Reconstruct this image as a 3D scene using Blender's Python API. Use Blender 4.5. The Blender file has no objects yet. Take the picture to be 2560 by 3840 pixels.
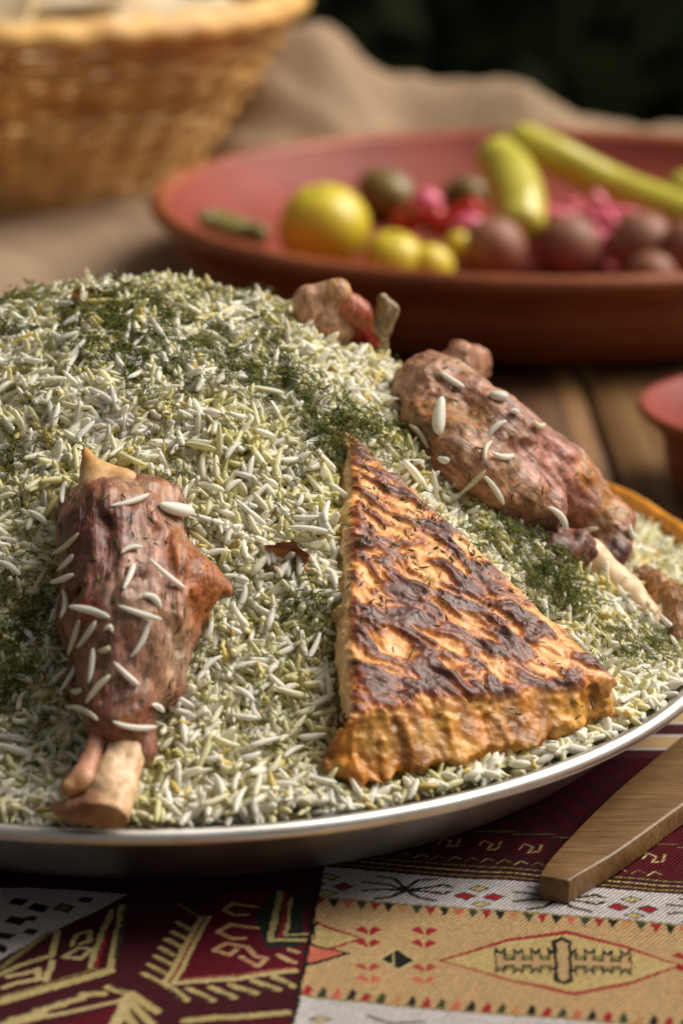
import bpy, math, random
import numpy as np
from mathutils import Vector, Matrix
from mathutils.bvhtree import BVHTree

random.seed(7)
rng = np.random.default_rng(11)
sc = bpy.context.scene
col = sc.collection
R = math.radians

# ------------------------------------------------------------------ camera, sky, sun, exposure
CAMZ, PITCH, FPX = 0.346, 18.5, 9067.0          # focal length in photograph pixels (85 mm, 24 mm wide sensor)
cam = bpy.data.cameras.new('camera')
cam.lens = 85.0; cam.sensor_fit = 'HORIZONTAL'; cam.sensor_width = 24.0
cam.clip_start = 0.02; cam.clip_end = 200.0
cam.dof.use_dof = True; cam.dof.focus_distance = 0.770; cam.dof.aperture_fstop = 7.6
camo = bpy.data.objects.new('camera', cam); col.objects.link(camo)
camo.location = (0, 0, CAMZ); camo.rotation_euler = (R(90 - PITCH), 0, 0)
sc.camera = camo

SUN_EL, SUN_AZ = 47.0, 72.0                      # azimuth measured from +Y towards +X
w = bpy.data.worlds.new('World'); sc.world = w; w.use_nodes = True
nt = w.node_tree
sky = nt.nodes.new('ShaderNodeTexSky'); sky.sky_type = 'NISHITA'; sky.sun_disc = False
sky.sun_elevation = R(SUN_EL); sky.sun_rotation = R(SUN_AZ); sky.dust_density = 8.0; sky.ozone_density = 0.3
wb = nt.nodes.new('ShaderNodeMix'); wb.data_type = 'RGBA'; wb.blend_type = 'MULTIPLY'; wb.inputs[0].default_value = 1.0
wb.inputs[7].default_value = (1.0, .93, .80, 1)                    # camera white balance set for open shade
hs = nt.nodes.new('ShaderNodeHueSaturation'); hs.inputs['Saturation'].default_value = .28          # hazy white sky
nt.links.new(sky.outputs[0], hs.inputs['Color']); nt.links.new(hs.outputs[0], wb.inputs[6]); nt.links.new(wb.outputs[2], nt.nodes['Background'].inputs[0])
nt.nodes['Background'].inputs[1].default_value = 0.05
sun = bpy.data.lights.new('sun', 'SUN'); sun.energy = 2.9; sun.angle = R(40); sun.color = (1.0, 0.94, 0.85)
suno = bpy.data.objects.new('sun', sun); col.objects.link(suno)
sd = Vector((math.sin(R(SUN_AZ)) * math.cos(R(SUN_EL)), math.cos(R(SUN_AZ)) * math.cos(R(SUN_EL)), math.sin(R(SUN_EL))))
suno.rotation_euler = sd.to_track_quat('Z', 'Y').to_euler()
suno.location = (1, 1, 2)
sc.view_settings.view_transform = 'Standard'; sc.view_settings.look = 'None'
sc.view_settings.gamma = 1.0; sc.view_settings.use_curve_mapping = False
sc.view_settings.exposure = 0.47
sc.render.engine = 'CYCLES'
sc.cycles.use_denoising = True
sc.cycles.max_bounces = 12; sc.cycles.diffuse_bounces = 9
sc.cycles.caustics_reflective = False; sc.cycles.caustics_refractive = False

# ------------------------------------------------------------------ measuring helpers (photograph pixel -> point in the place)
_cp, _sp = math.cos(R(PITCH)), math.sin(R(PITCH))
def ray(px, py):
    u = (px - 1280) / FPX; v = -(py - 1920) / FPX
    return np.array([u, _cp + v * _sp, -_sp + v * _cp])
CAM = np.array([0, 0, CAMZ])
def atZ(px, py, z):
    d = ray(px, py); return CAM + d * ((z - CAMZ) / d[2])
def atY(px, py, y):
    d = ray(px, py); return CAM + d * (y / d[1])

# ------------------------------------------------------------------ noise
_perm = np.random.default_rng(5).permutation(256); _perm = np.r_[_perm, _perm]
_grad = np.random.default_rng(6).normal(size=(256, 3)); _grad /= np.linalg.norm(_grad, axis=1)[:, None]
def perlin(p):
    p = np.asarray(p, float); i = np.floor(p).astype(int); f = p - i; i &= 255
    u = f * f * f * (f * (f * 6 - 15) + 10)
    def g(dx, dy, dz):
        h = _perm[_perm[_perm[(i[..., 0] + dx) & 255] + ((i[..., 1] + dy) & 255)] + ((i[..., 2] + dz) & 255)]
        return (_grad[h] * (f - np.array([dx, dy, dz]))).sum(-1)
    x0 = g(0,0,0) * (1-u[...,0]) + g(1,0,0) * u[...,0]; x1 = g(0,1,0) * (1-u[...,0]) + g(1,1,0) * u[...,0]
    x2 = g(0,0,1) * (1-u[...,0]) + g(1,0,1) * u[...,0]; x3 = g(0,1,1) * (1-u[...,0]) + g(1,1,1) * u[...,0]
    y0 = x0 * (1-u[...,1]) + x1 * u[...,1]; y1 = x2 * (1-u[...,1]) + x3 * u[...,1]
    return y0 * (1-u[...,2]) + y1 * u[...,2]
def fbm(p, o=4, gain=.5):
    p = np.asarray(p, float); s = 0; a = 1.0
    for k in range(o):
        s = s + a * perlin(p + 17.3 * k); p = p * 2.03; a *= gain
    return s
def sstep(a, b, x):
    t = np.clip((x - a) / (b - a), 0, 1); return t * t * (3 - 2 * t)

# ------------------------------------------------------------------ mesh helpers
def mesh(name, v, faces, colr=None, smooth=True):
    """v (n,3); faces: array (m,3|4) or list of such arrays"""
    if not isinstance(faces, (list, tuple)): faces = [faces]
    v = np.asarray(v, np.float32)
    me = bpy.data.meshes.new(name)
    loops = np.concatenate([np.asarray(f, np.int32).ravel() for f in faces])
    tot = np.concatenate([np.full(len(f), np.asarray(f).shape[1], np.int32) for f in faces])
    start = np.r_[0, np.cumsum(tot)[:-1]].astype(np.int32)
    me.vertices.add(len(v)); me.vertices.foreach_set('co', v.ravel())
    me.loops.add(len(loops)); me.loops.foreach_set('vertex_index', loops)
    me.polygons.add(len(tot)); me.polygons.foreach_set('loop_start', start)
    try: me.polygons.foreach_set('loop_total', tot)
    except Exception: pass
    me.update(calc_edges=True)
    if smooth: me.polygons.foreach_set('use_smooth', np.ones(len(me.polygons), bool))
    if colr is not None:
        c = np.ones((len(v), 4), np.float32); c[:, :3] = colr
        a = me.color_attributes.new('Col', 'FLOAT_COLOR', 'POINT'); a.data.foreach_set('color', c.ravel())
    return me
def obj(name, me, mat=None, parent=None, loc=None):
    o = bpy.data.objects.new(name, me); col.objects.link(o)
    if mat and me is not None and not len(me.materials): me.materials.append(mat)
    if parent: o.parent = parent
    if loc is not None: o.location = loc
    return o
def tag(o, label=None, cat=None, group=None, kind=None):
    if label: o['label'] = label
    if cat: o['category'] = cat
    if group: o['group'] = group
    if kind: o['kind'] = kind
    return o
def empty(name, label, cat, loc=(0, 0, 0), group=None):
    o = bpy.data.objects.new(name, None); col.objects.link(o); o.location = loc; o.empty_display_size = .01
    return tag(o, label, cat, group)
def adopt(child, root):
    child.parent = root; child.matrix_parent_inverse = Matrix.Translation(-Vector(root.location))
    return child
def lathe(prof, n=96, c=(0, 0, 0), closed=True):
    prof = np.asarray(prof, float); m = len(prof); th = np.linspace(0, 2 * np.pi, n, endpoint=False)
    v = np.stack([prof[:, 0][None] * np.cos(th)[:, None], prof[:, 0][None] * np.sin(th)[:, None], np.broadcast_to(prof[:, 1], (n, m))], -1).reshape(-1, 3) + np.array(c)
    k = m if closed else m - 1
    i, j = np.meshgrid(np.arange(n), np.arange(k), indexing='ij'); i = i.ravel(); j = j.ravel()
    a = i * m + j; b = ((i + 1) % n) * m + j; j2 = (j + 1) % m
    return v, np.stack([a, b, ((i + 1) % n) * m + j2, i * m + j2], 1)
def tube(path, rad, n=8, closed=False, flat=1.0, up=(0, 0, 1), caps=True):
    """tube along path (m,3); rad scalar or (m,); flat = height/width ratio"""
    p = np.asarray(path, float); m = len(p); rad = np.broadcast_to(rad, (m,))
    t = (np.roll(p, -1, 0) - np.roll(p, 1, 0)) if closed else np.gradient(p, axis=0)
    t /= np.linalg.norm(t, axis=1)[:, None] + 1e-12
    up = np.broadcast_to(np.asarray(up, float), (m, 3))
    s = np.cross(t, up); s /= np.linalg.norm(s, axis=1)[:, None] + 1e-9; q = np.cross(s, t)
    th = np.linspace(0, 2 * np.pi, n, endpoint=False)
    v = p[:, None] + rad[:, None, None] * (np.cos(th)[None, :, None] * s[:, None] + flat * np.sin(th)[None, :, None] * q[:, None])
    v = v.reshape(-1, 3)
    k = m if closed else m - 1
    i, j = np.meshgrid(np.arange(k), np.arange(n), indexing='ij'); i = i.ravel(); j = j.ravel()
    i2 = (i + 1) % m; j2 = (j + 1) % n
    f = [np.stack([i * n + j, i * n + j2, i2 * n + j2, i2 * n + j], 1)]
    if not closed and caps:
        v = np.r_[v, p[:1], p[-1:]]; jj = np.arange(n)
        f.append(np.r_[np.stack([np.full(n, m * n), (jj + 1) % n, jj], 1), np.stack([np.full(n, m * n + 1), (m - 1) * n + jj, (m - 1) * n + (jj + 1) % n], 1)])
    return v, f
def spline(pts, n):
    p = np.asarray(pts, float); d = np.r_[0, np.cumsum(np.linalg.norm(np.diff(p, axis=0), axis=1))]; d /= d[-1]
    P = np.r_[[2 * p[0] - p[1]], p, [2 * p[-1] - p[-2]]]
    out = []
    for t in np.linspace(0, 1, n):
        k = min(np.searchsorted(d, t, 'right') - 1, len(p) - 2); u = (t - d[k]) / (d[k + 1] - d[k])
        a, b, c_, e = P[k], P[k + 1], P[k + 2], P[k + 3]
        out.append(.5 * ((2 * b) + (c_ - a) * u + (2 * a - 5 * b + 4 * c_ - e) * u * u + (3 * b - a - 3 * c_ + e) * u ** 3))
    return np.array(out)
def surfnet(fn, lo, hi, h, base=None, band=.006):
    """naive surface nets of fn(points)->distance"""
    lo = np.asarray(lo, float); n = np.ceil((np.asarray(hi) - lo) / h).astype(int) + 1
    ax = [lo[k] + h * np.arange(n[k]) for k in range(3)]
    G = np.stack(np.meshgrid(*ax, indexing='ij'), -1)
    Q = G.reshape(-1, 3)
    if base is None: D = fn(Q).reshape(n)
    else:
        D = base(Q); near = np.abs(D) < band; D[near] = fn(Q[near]); D = D.reshape(n)
    S = D < 0
    c = np.zeros(n - 1, int)
    for dx in (0, 1):
        for dy in (0, 1):
            for dz in (0, 1): c += S[dx:n[0]-1+dx, dy:n[1]-1+dy, dz:n[2]-1+dz]
    act = (c > 0) & (c < 8); idx = -np.ones(n - 1, int); ii = np.argwhere(act); idx[act] = np.arange(len(ii))
    acc = np.zeros((len(ii), 3)); cnt = np.zeros(len(ii))
    corners = [(a, b, d) for a in (0, 1) for b in (0, 1) for d in (0, 1)]
    for a in corners:
        for axx in range(3):
            if a[axx]: continue
            b = list(a); b[axx] = 1; a_ = np.array(a); b_ = np.array(b)
            da = D[tuple((ii + a_).T)]; db = D[tuple((ii + b_).T)]; x = (da < 0) != (db < 0)
            t = da[x] / (da[x] - db[x])
            acc[x] += a_ + t[:, None] * (b_ - a_); cnt[x] += 1
    v = lo + h * (ii + acc / cnt[:, None])
    fs = []
    for axx in range(3):
        o1, o2 = [k for k in range(3) if k != axx]
        sl0 = [slice(None)] * 3; sl1 = [slice(None)] * 3; sl0[axx] = slice(0, -1); sl1[axx] = slice(1, None)
        X = S[tuple(sl0)] != S[tuple(sl1)]; e = np.argwhere(X)
        e = e[(e[:, o1] > 0) & (e[:, o2] > 0) & (e[:, o1] < n[o1] - 1) & (e[:, o2] < n[o2] - 1)]
        def at(d1, d2):
            q = e.copy(); q[:, o1] -= d1; q[:, o2] -= d2; return idx[tuple(q.T)]
        f = np.stack([at(1, 1), at(0, 1), at(0, 0), at(1, 0)], 1)
        flip = S[tuple(e.T)]
        if axx == 1: flip = ~flip
        f[~flip] = f[~flip][:, ::-1]
        fs.append(f[(f >= 0).all(1)])
    return v, np.concatenate(fs)
def vnormals(v, f):
    nrm = np.zeros_like(v)
    fn_ = np.cross(v[f[:, 2]] - v[f[:, 0]], v[f[:, 3]] - v[f[:, 1]])
    for k in range(4): np.add.at(nrm, f[:, k], fn_)
    return nrm / (np.linalg.norm(nrm, axis=1)[:, None] + 1e-12)
def capsule(p, a, b, ra, rb):
    a = np.asarray(a); b = np.asarray(b); ab = b - a; t = np.clip(((p - a) @ ab) / (ab @ ab + 1e-12), 0, 1)
    return np.linalg.norm(p - a - t[:, None] * ab, axis=1) - (ra + (rb - ra) * t)
def smin(a, b, k):
    h = np.clip(.5 + .5 * (b - a) / k, 0, 1); return b * (1 - h) + a * h - k * h * (1 - h)

# ------------------------------------------------------------------ materials
class M:
    def __init__(s, name, color=(.5, .5, .5), rough=.5, metal=0, spec=.5):
        s.m = bpy.data.materials.new(name); s.m.use_nodes = True; s.n = s.m.node_tree.nodes; s.l = s.m.node_tree.links
        s.b = s.n['Principled BSDF']; s.set('Base Color', (*color, 1)); s.set('Roughness', rough); s.set('Metallic', metal); s.set('Specular IOR Level', spec)
    def set(s, k, v): s.b.inputs[k].default_value = v
    def node(s, t, **kw):
        n = s.n.new(t)
        for k, v in kw.items():
            if k in n.inputs: n.inputs[k].default_value = v
            else: setattr(n, k, v)
        return n
    def coord(s, kind='Object', scale=(1, 1, 1), rot=(0, 0, 0)):
        t = s.node('ShaderNodeTexCoord'); mp = s.node('ShaderNodeMapping'); mp.inputs['Scale'].default_value = scale; mp.inputs['Rotation'].default_value = rot
        s.l.new(t.outputs[kind], mp.inputs['Vector']); return mp.outputs[0]
    def noise(s, scale, detail=4, rough=.55, vec=None, dist=0):
        n = s.node('ShaderNodeTexNoise', Scale=scale, Detail=detail, Roughness=rough, Distortion=dist)
        s.l.new(vec if vec is not None else s.coord(), n.inputs['Vector']); return n.outputs['Fac']
    def ramp(s, fac, stops):
        r = s.node('ShaderNodeValToRGB'); e = r.color_ramp.elements
        while len(e) < len(stops): e.new(.5)
        for k, (p, c) in enumerate(stops): e[k].position = p; e[k].color = (*c, 1) if len(c) == 3 else c
        s.l.new(fac, r.inputs[0]); return r.outputs[0]
    def mix(s, a, b, fac, mode='MIX'):
        x = s.node('ShaderNodeMix', data_type='RGBA', blend_type=mode)
        for sock, val in ((6, a), (7, b), (0, fac)):
            if hasattr(val, 'node'): s.l.new(val, x.inputs[sock])
            else: x.inputs[sock].default_value = val if sock == 0 else (*val, 1)
        return x.outputs[2]
    def attr(s, name='Col'):
        return s.node('ShaderNodeAttribute', attribute_name=name).outputs['Color']
    def color(s, sock): s.l.new(sock, s.b.inputs['Base Color']); return s
    def rough(s, sock, lo, hi):
        r = s.node('ShaderNodeMapRange'); r.inputs['To Min'].default_value = lo; r.inputs['To Max'].default_value = hi
        s.l.new(sock, r.inputs['Value']); s.l.new(r.outputs[0], s.b.inputs['Roughness']); return s
    def bump(s, sock, dist, strength=1.0):
        b = s.node('ShaderNodeBump'); b.inputs['Distance'].default_value = dist; b.inputs['Strength'].default_value = strength
        s.l.new(sock, b.inputs['Height'])
        if s.b.inputs['Normal'].is_linked: s.l.new(s.b.inputs['Normal'].links[0].from_socket, b.inputs['Normal'])
        s.l.new(b.outputs[0], s.b.inputs['Normal']); return s
    def translucent(s, fac):
        t = s.node('ShaderNodeBsdfTranslucent'); x = s.node('ShaderNodeMixShader'); x.inputs[0].default_value = fac
        l = s.b.inputs['Base Color'].links
        if l: s.l.new(l[0].from_socket, t.inputs['Color'])
        else: t.inputs['Color'].default_value = s.b.inputs['Base Color'].default_value
        out = s.n['Material Output']; s.l.new(s.b.outputs[0], x.inputs[1]); s.l.new(t.outputs[0], x.inputs[2]); s.l.new(x.outputs[0], out.inputs['Surface']); return s
    def sss(s, wgt, scale, rad=(1, .6, .35)):
        s.set('Subsurface Weight', wgt); s.set('Subsurface Scale', scale); s.set('Subsurface Radius', rad); return s

# ================================================================== THE SETTING
TABLE_Z = 0.0
# ground
g = M('grass_ground', (.02, .03, .012), .9); gn = g.noise(6, 6); g.color(g.ramp(gn, [(.3, (.010, .016, .006)), (.7, (.03, .042, .016))]))
v = np.array([[-60, -60, -.76], [60, -60, -.76], [60, 60, -.76], [-60, 60, -.76]]); 
o = obj('ground', mesh('ground', v, np.array([[0, 1, 2, 3]]), smooth=False), g.m); tag(o, 'dark shaded grass ground below the table', kind='structure')

# hedge: tall dark mass of leaves behind the table
hm = M('hedge_leaf', (.03, .05, .015), .6); hm.color(hm.ramp(hm.noise(1.2, 3), [(.3, (.030, .050, .014)), (.7, (.085, .12, .034))]))
N = 16000
c = np.stack([rng.uniform(-4, 4, N), 4.2 + rng.uniform(0, .9, N) + .25 * np.sin(rng.uniform(0, 50, N)), rng.uniform(-.76, 2.6, N)], 1)
d1 = rng.normal(size=(N, 3)); d1 /= np.linalg.norm(d1, axis=1)[:, None]; d2 = np.cross(d1, rng.normal(size=(N, 3))); d2 /= np.linalg.norm(d2, axis=1)[:, None]
L = rng.uniform(.05, .11, N)[:, None]
v = np.stack([c - d1 * L, c + d2 * L * .5, c + d1 * L, c - d2 * L * .5], 1).reshape(-1, 3)
hv, hf = v, np.arange(4 * N).reshape(-1, 4)
bx = np.array([[-4, 5.0, -.76], [4, 5.0, -.76], [4, 5.0, 2.6], [-4, 5.0, 2.6], [-4, 5.6, -.76], [4, 5.6, -.76], [4, 5.6, 2.6], [-4, 5.6, 2.6]])
bf = np.array([[0, 1, 2, 3], [5, 4, 7, 6], [3, 2, 6, 7], [1, 5, 6, 2], [4, 0, 3, 7]]) + len(hv)
o = obj('hedge', mesh('hedge', np.r_[hv, bx], np.r_[hf, bf], smooth=False), hm.m)
tag(o, 'dark green leafy hedge far behind the table', 'hedge', kind='stuff')

# wooden table of planks
wm = M('table_wood', (.2, .1, .05), .55)
wv = wm.coord('Generated', (3, .35, 1)); 
oi = wm.node('ShaderNodeObjectInfo')
tc = wm.node('ShaderNodeTexCoord'); ad = wm.node('ShaderNodeVectorMath', operation='MULTIPLY_ADD'); ad.inputs[1].default_value = (22, 1.6, 8)
cmb = wm.node('ShaderNodeCombineXYZ'); wm.l.new(oi.outputs['Random'], cmb.inputs[0]); wm.l.new(oi.outputs['Random'], cmb.inputs[1])
sca = wm.node('ShaderNodeVectorMath', operation='SCALE'); sca.inputs['Scale'].default_value = 40; wm.l.new(cmb.outputs[0], sca.inputs[0])
wm.l.new(tc.outputs['Object'], ad.inputs[0]); wm.l.new(sca.outputs[0], ad.inputs[2])
gr = wm.noise(1.0, 6, .6, ad.outputs[0], .6)
wm.color(wm.ramp(gr, [(.34, (.022, .009, .004)), (.50, (.075, .032, .012)), (.60, (.19, .095, .036)), (.72, (.32, .18, .08))]))
wm.bump(gr, .002); wm.rough(gr, .6, .4)
table = empty('wooden_table', 'brown wooden plank table under the platter and clay bowls', 'table', (0, 1.1, -.76))
X0, TY0, TY1 = -1.3, .34, 2.02
pw = .13
for k in range(20):
    a = X0 + k * pw + .0012; b = a + pw - .0024; zt = -.0005 * rng.uniform(0, 1); e = .003
    prof = [(a + e, zt), (b - e, zt), (b, zt - e), (b, -.035), (a, -.035), (a, zt - e)]
    vv = np.array([[x, TY0, z] for x, z in prof] + [[x, TY1, z] for x, z in prof])
    f4 = np.array([[i, (i + 1) % 6, (i + 1) % 6 + 6, i + 6] for i in range(6)])
    me = mesh('plank', vv, [f4[:, ::-1], np.array([[0, 1, 2, 3], [0, 3, 4, 5]]), np.array([[9, 8, 7, 6], [11, 10, 9, 6]])], smooth=False)
    adopt(obj('plank', me, wm.m), table)
for lx in (-1.2, 1.2):
    for ly in (.45, 1.9):
        vv = np.array([[lx + sx * .04, ly + sy * .04, z] for z in (-.76, -.036) for sx, sy in ((-1, -1), (1, -1), (1, 1), (-1, 1))])
        ff = np.array([[0, 1, 5, 4], [1, 2, 6, 5], [2, 3, 7, 6], [3, 0, 4, 7], [3, 2, 1, 0], [4, 5, 6, 7]])
        adopt(obj('leg', mesh('leg', vv, ff, smooth=False), wm.m), table)

# ================================================================== PATTERNED TABLECLOTH
CZ = .0022
s_ = .0005
gx = np.arange(-.185, .1951, s_); gy = np.arange(.535, .7601, s_)
XX, YY = np.meshgrid(gx, gy, indexing='ij'); PX = np.stack([XX.ravel(), YY.ravel()], 1)
# real cloth is a little wobbly: wobble the lookup
WP = PX + np.stack([.0006 * fbm(np.c_[PX * 90, np.zeros(len(PX))], 2), .0006 * fbm(np.c_[PX * 90, np.ones(len(PX)) * 9], 2)], 1)
MAROON = (.055, .010, .015); TAN = (.46, .305, .155); WHITE = (.52, .48, .49); YEL = (.45, .36, .16); OLV = (.22, .19, .07)
RED = (.30, .022, .028); PINK = (.50, .13, .085); BLK = (.018, .018, .016); GRN = (.045, .055, .03); CREAM = (.50, .40, .20); DRED = (.10, .008, .017)
CC = np.tile(np.array(MAROON), (len(PX), 1))
G = lambda x, y: atZ(x, y, CZ)[:2]
def poly(pts, c, world=False):
    q = np.array(pts if world else [G(*p) for p in pts]); lo = q.min(0); hi = q.max(0)
    k = np.where((WP[:, 0] > lo[0]) & (WP[:, 0] < hi[0]) & (WP[:, 1] > lo[1]) & (WP[:, 1] < hi[1]))[0]
    if not len(k): return
    P = WP[k]; ins = np.zeros(len(k), bool)
    for i in range(len(q)):
        a = q[i]; b = q[i - 1]
        cr = ((a[1] > P[:, 1]) != (b[1] > P[:, 1]))
        ins ^= cr & (P[:, 0] < (b[0] - a[0]) * (P[:, 1] - a[1]) / (b[1] - a[1] + 1e-12) + a[0])
    CC[k[ins]] = c
def line(pts, wmm, c, world=False):
    q = np.array(pts if world else [G(*p) for p in pts]); r = wmm / 2000
    for a, b in zip(q[:-1], q[1:]):
        lo = np.minimum(a, b) - r; hi = np.maximum(a, b) + r
        k = np.where((WP[:, 0] > lo[0]) & (WP[:, 0] < hi[0]) & (WP[:, 1] > lo[1]) & (WP[:, 1] < hi[1]))[0]
        if not len(k): continue
        P = WP[k] - a; ab = b - a; t = np.clip((P @ ab) / (ab @ ab + 1e-12), 0, 1)
        CC[k[np.hypot(*(P - t[:, None] * ab).T) < r]] = c
# --- right section: woven bands
K8 = lambda x, y: (1100 + x / 1.074, 2800 + y / 1.074)
g0 = G(*K8(90, 605)); g1 = G(*K8(1568, 720)); e1 = (g1 - g0) / np.linalg.norm(g1 - g0); e2 = np.array([-e1[1], e1[0]])
seamT, seamB = G(1215, 3230), G(1100, 3840)
sdv = (seamB - seamT) / np.linalg.norm(seamB - seamT)
def U(x, y): p = G(*K8(x, y)) - g0; return np.array([p @ e1, p @ e2])
def W(u, v): return g0 + u * e1 + v * e2
rel = WP - g0; uu = rel @ e1; vv_ = rel @ e2
right = ((WP - seamT) @ np.array([-sdv[1], sdv[0]])) > 0
vt = U(900, 545)[1]; vb = U(700, 1068)[1]; vw = 0.0
period = np.linalg.norm(U(1720, 880) - U(420, 855)); hp = period / 2
def bandpaint(cond, c): CC[right & cond] = c
bandpaint(vv_ > vt, (.06, .012, .016))
bandpaint((vv_ <= vt) & (vv_ > vw), WHITE)
bandpaint((vv_ <= vw) & (vv_ > vb), TAN)
bandpaint(vv_ <= vb, WHITE)
bandpaint(vv_ <= vb - .045, MAROON)
def rpoly(pts, c, per=period, n=(-2, 3), dv=0):
    q = np.array([U(*p) for p in pts])
    for k in range(*n):
        w_ = np.array([W(a + k * per, b + dv) for a, b in q])
        poly(w_, c, True)
def rline(pts, wmm, c, per=period, n=(-2, 3), dv=0):
    q = np.array([U(*p) for p in pts])
    for k in range(*n): line([W(a + k * per, b + dv) for a, b in q], wmm, c, True)
sv = CC.copy()
# twill strip above the white band and motifs in the maroon field
for dv, wd, c in ((.0022, .9, OLV), (.0052, .8, YEL), (.0066, .5, BLK), (.0084, .8, OLV)):
    line([W(-.1, vt + dv), W(.2, vt + dv)], wd, c, True)
for k in range(-8, 20):
    u0 = k * .0052
    line([W(u0, vt + .011), W(u0 + .002, vt + .014), W(u0 + .004, vt + .0125)], .55, YEL if k % 2 else OLV, True)
for k in range(-6, 12):
    u0 = k * .013 + .004
    poly([W(u0, vt + .017), W(u0 + .010, vt + .0185), W(u0 + .010, vt + .031), W(u0, vt + .029)], DRED, True)
    line([W(u0 + .002, vt + .022), W(u0 + .003, vt + .026), W(u0 + .006, vt + .024), W(u0 + .005, vt + .020), W(u0 + .008, vt + .021), W(u0 + .0085, vt + .026)], .8, YEL, True)
    line([W(u0 - .001, vt + .032), W(u0 + .012, vt + .034)], .7, OLV, True)
k_ = right & (vv_ > vt + .034); CC[k_ & (((uu * 260).astype(int) + (vv_ * 200).astype(int)) % 3 == 0)] = DRED
# red/black mottle of the right-hand field
k_ = right & (vv_ > vt + .010) & (uu > .088); CC[k_ & (CC.sum(1) < .15)] = (.085, .009, .015)
# white band rosettes and leaf motifs (period = half the diamond period)
for s in (0,):
    for pts, c in (([(700, 572), (745, 558), (792, 572), (748, 588)], BLK), ([(712, 572), (745, 562), (780, 572), (748, 583)], CREAM),
                   ([(640, 602), (690, 586), (740, 603), (692, 620)], BLK), ([(650, 602), (690, 590), (730, 603), (692, 616)], RED),
                   ([(758, 608), (808, 593), (856, 610), (808, 627)], BLK), ([(768, 608), (808, 597), (846, 610), (808, 623)], RED),
                   ([(705, 635), (750, 622), (798, 637), (752, 650)], BLK), ([(716, 635), (750, 626), (786, 637), (752, 646)], CREAM)):
        rpoly(pts, c, hp, (-2, 6))
    for pts, wd in (([(1065, 622), (985, 600), (890, 592)], 1.3), ([(1065, 622), (970, 620), (890, 628)], 1.3), ([(1065, 622), (1010, 650), (945, 660)], 1.5),
                    ([(1065, 622), (1120, 652), (1195, 668)], 1.5), ([(1065, 622), (1160, 612), (1215, 600), (1250, 612)], 1.4), ([(1065, 622), (1150, 628), (1220, 640), (1250, 630)], 1.2),
                    ([(1065, 618), (1010, 578), (945, 568)], 1.3), ([(1065, 618), (1110, 582), (1180, 578)], 1.3)):
        rline(pts, wd, BLK, hp, (-2, 6)); rline([pts[1], pts[-1]], wd * .3, OLV, hp, (-2, 6))
# second white band below
for pts, c in (([(60, 1100), (110, 1086), (160, 1100), (110, 1116)], BLK), ([(72, 1100), (110, 1090), (148, 1100), (110, 1112)], CREAM)):
    rpoly(pts, c, hp, (-1, 6)); 
rline([(300, 1085), (345, 1100), (400, 1117), (520, 1107)], 1.1, BLK, hp, (-1, 6))
# tan band: edge lines, teeth, diamonds
for vv0 in (vw, vb):
    line([W(-.05, vv0), W(.25, vv0)], .9, OLV, True)
tp = U(160, 0)[0] * 0 + .0042
cyc = [RED, BLK, PINK, GRN, RED, BLK, (.45, .22, .09), GRN]
for k in range(-10, 48):
    c = cyc[k % 8]; u0 = k * tp
    poly([W(u0, vw - .0006), W(u0 + tp * .8, vw - .0006), W(u0 + tp * .5, vw - .0062)], c, True)
    poly([W(u0 + .002, vb + .0006), W(u0 + .002 + tp * .62, vb + .0006), W(u0 + .002 + tp * .62, vb + .0045), W(u0 + .002 + tp * .3, vb + .0068)], cyc[(k * 3 + 1) % 8], True)
dia = [(580, 860), (860, 775), (1100, 745), (1330, 800), (1568, 880), (1340, 965), (1130, 1005), (860, 940)]
ctr = np.array([1090, 875.])
rpoly(dia, RED); rpoly([tuple(ctr + (np.array(p) - ctr) * .955 * np.array([1, .93])) for p in dia], (.48, .36, .16))
rpoly([(820, 835), (820, 895), (1360, 905), (1360, 845)], OLV); 
rpoly([(820, 852), (1365, 862), (1365, 892), (820, 882)], BLK)
for k in range(8):
    x = 818 + k * 72
    rpoly([(x - 8, 806 + k), (x + 14, 826 + k), (x + 36, 806 + k), (x + 36, 918 + k), (x + 14, 896 + k), (x - 8, 916 + k)], BLK); rpoly([(x + 1, 826 + k), (x + 14, 840 + k), (x + 27, 826 + k), (x + 27, 897 + k), (x + 14, 884 + k), (x + 1, 896 + k)], TAN)
rpoly([(826, 858), (1360, 868), (1360, 886), (826, 876)], TAN)
rpoly([(1042, 785), (1080, 768), (1118, 787), (1126, 948), (1088, 962), (1050, 946)], BLK); rpoly([(1058, 792), (1080, 782), (1103, 794), (1110, 936), (1088, 948), (1066, 934)], TAN)
# little black diamond with red barbs between the diamonds
rpoly([(340, 855), (415, 812), (500, 860), (420, 900)], CREAM); rpoly([(355, 855), (415, 818), (485, 860), (420, 893)], BLK); rpoly([(395, 830), (405, 826), (405, 882), (395, 878)], YEL)
for sx, x0 in ((1, 300), (-1, 525)):
    for y0, c in ((738, RED), (788, RED), (885, (.36, .06, .05)), (935, PINK)):
        rpoly([(x0 - 55, y0), (x0 - 20, y0 - 14), (x0, y0 + 6), (x0 + 25, y0 - 14), (x0 + 55, y0), (x0 + 5, y0 + 24)], c)
    rline([(x0, 700), (x0 + 4, 1000)], .5, YEL)
for y0 in (705, 990): rline([(270, y0), (340, y0 + 6)], 1.2, CREAM)
rpoly([(20, 788), (235, 832), (20, 908)], BLK, n=(0, 1)); rpoly([(10, 798), (205, 832), (10, 900)], PINK, n=(0, 1))
# everything left of the seam goes back to the left-hand panel
CC[~right] = np.array(MAROON)
RM = right
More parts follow.
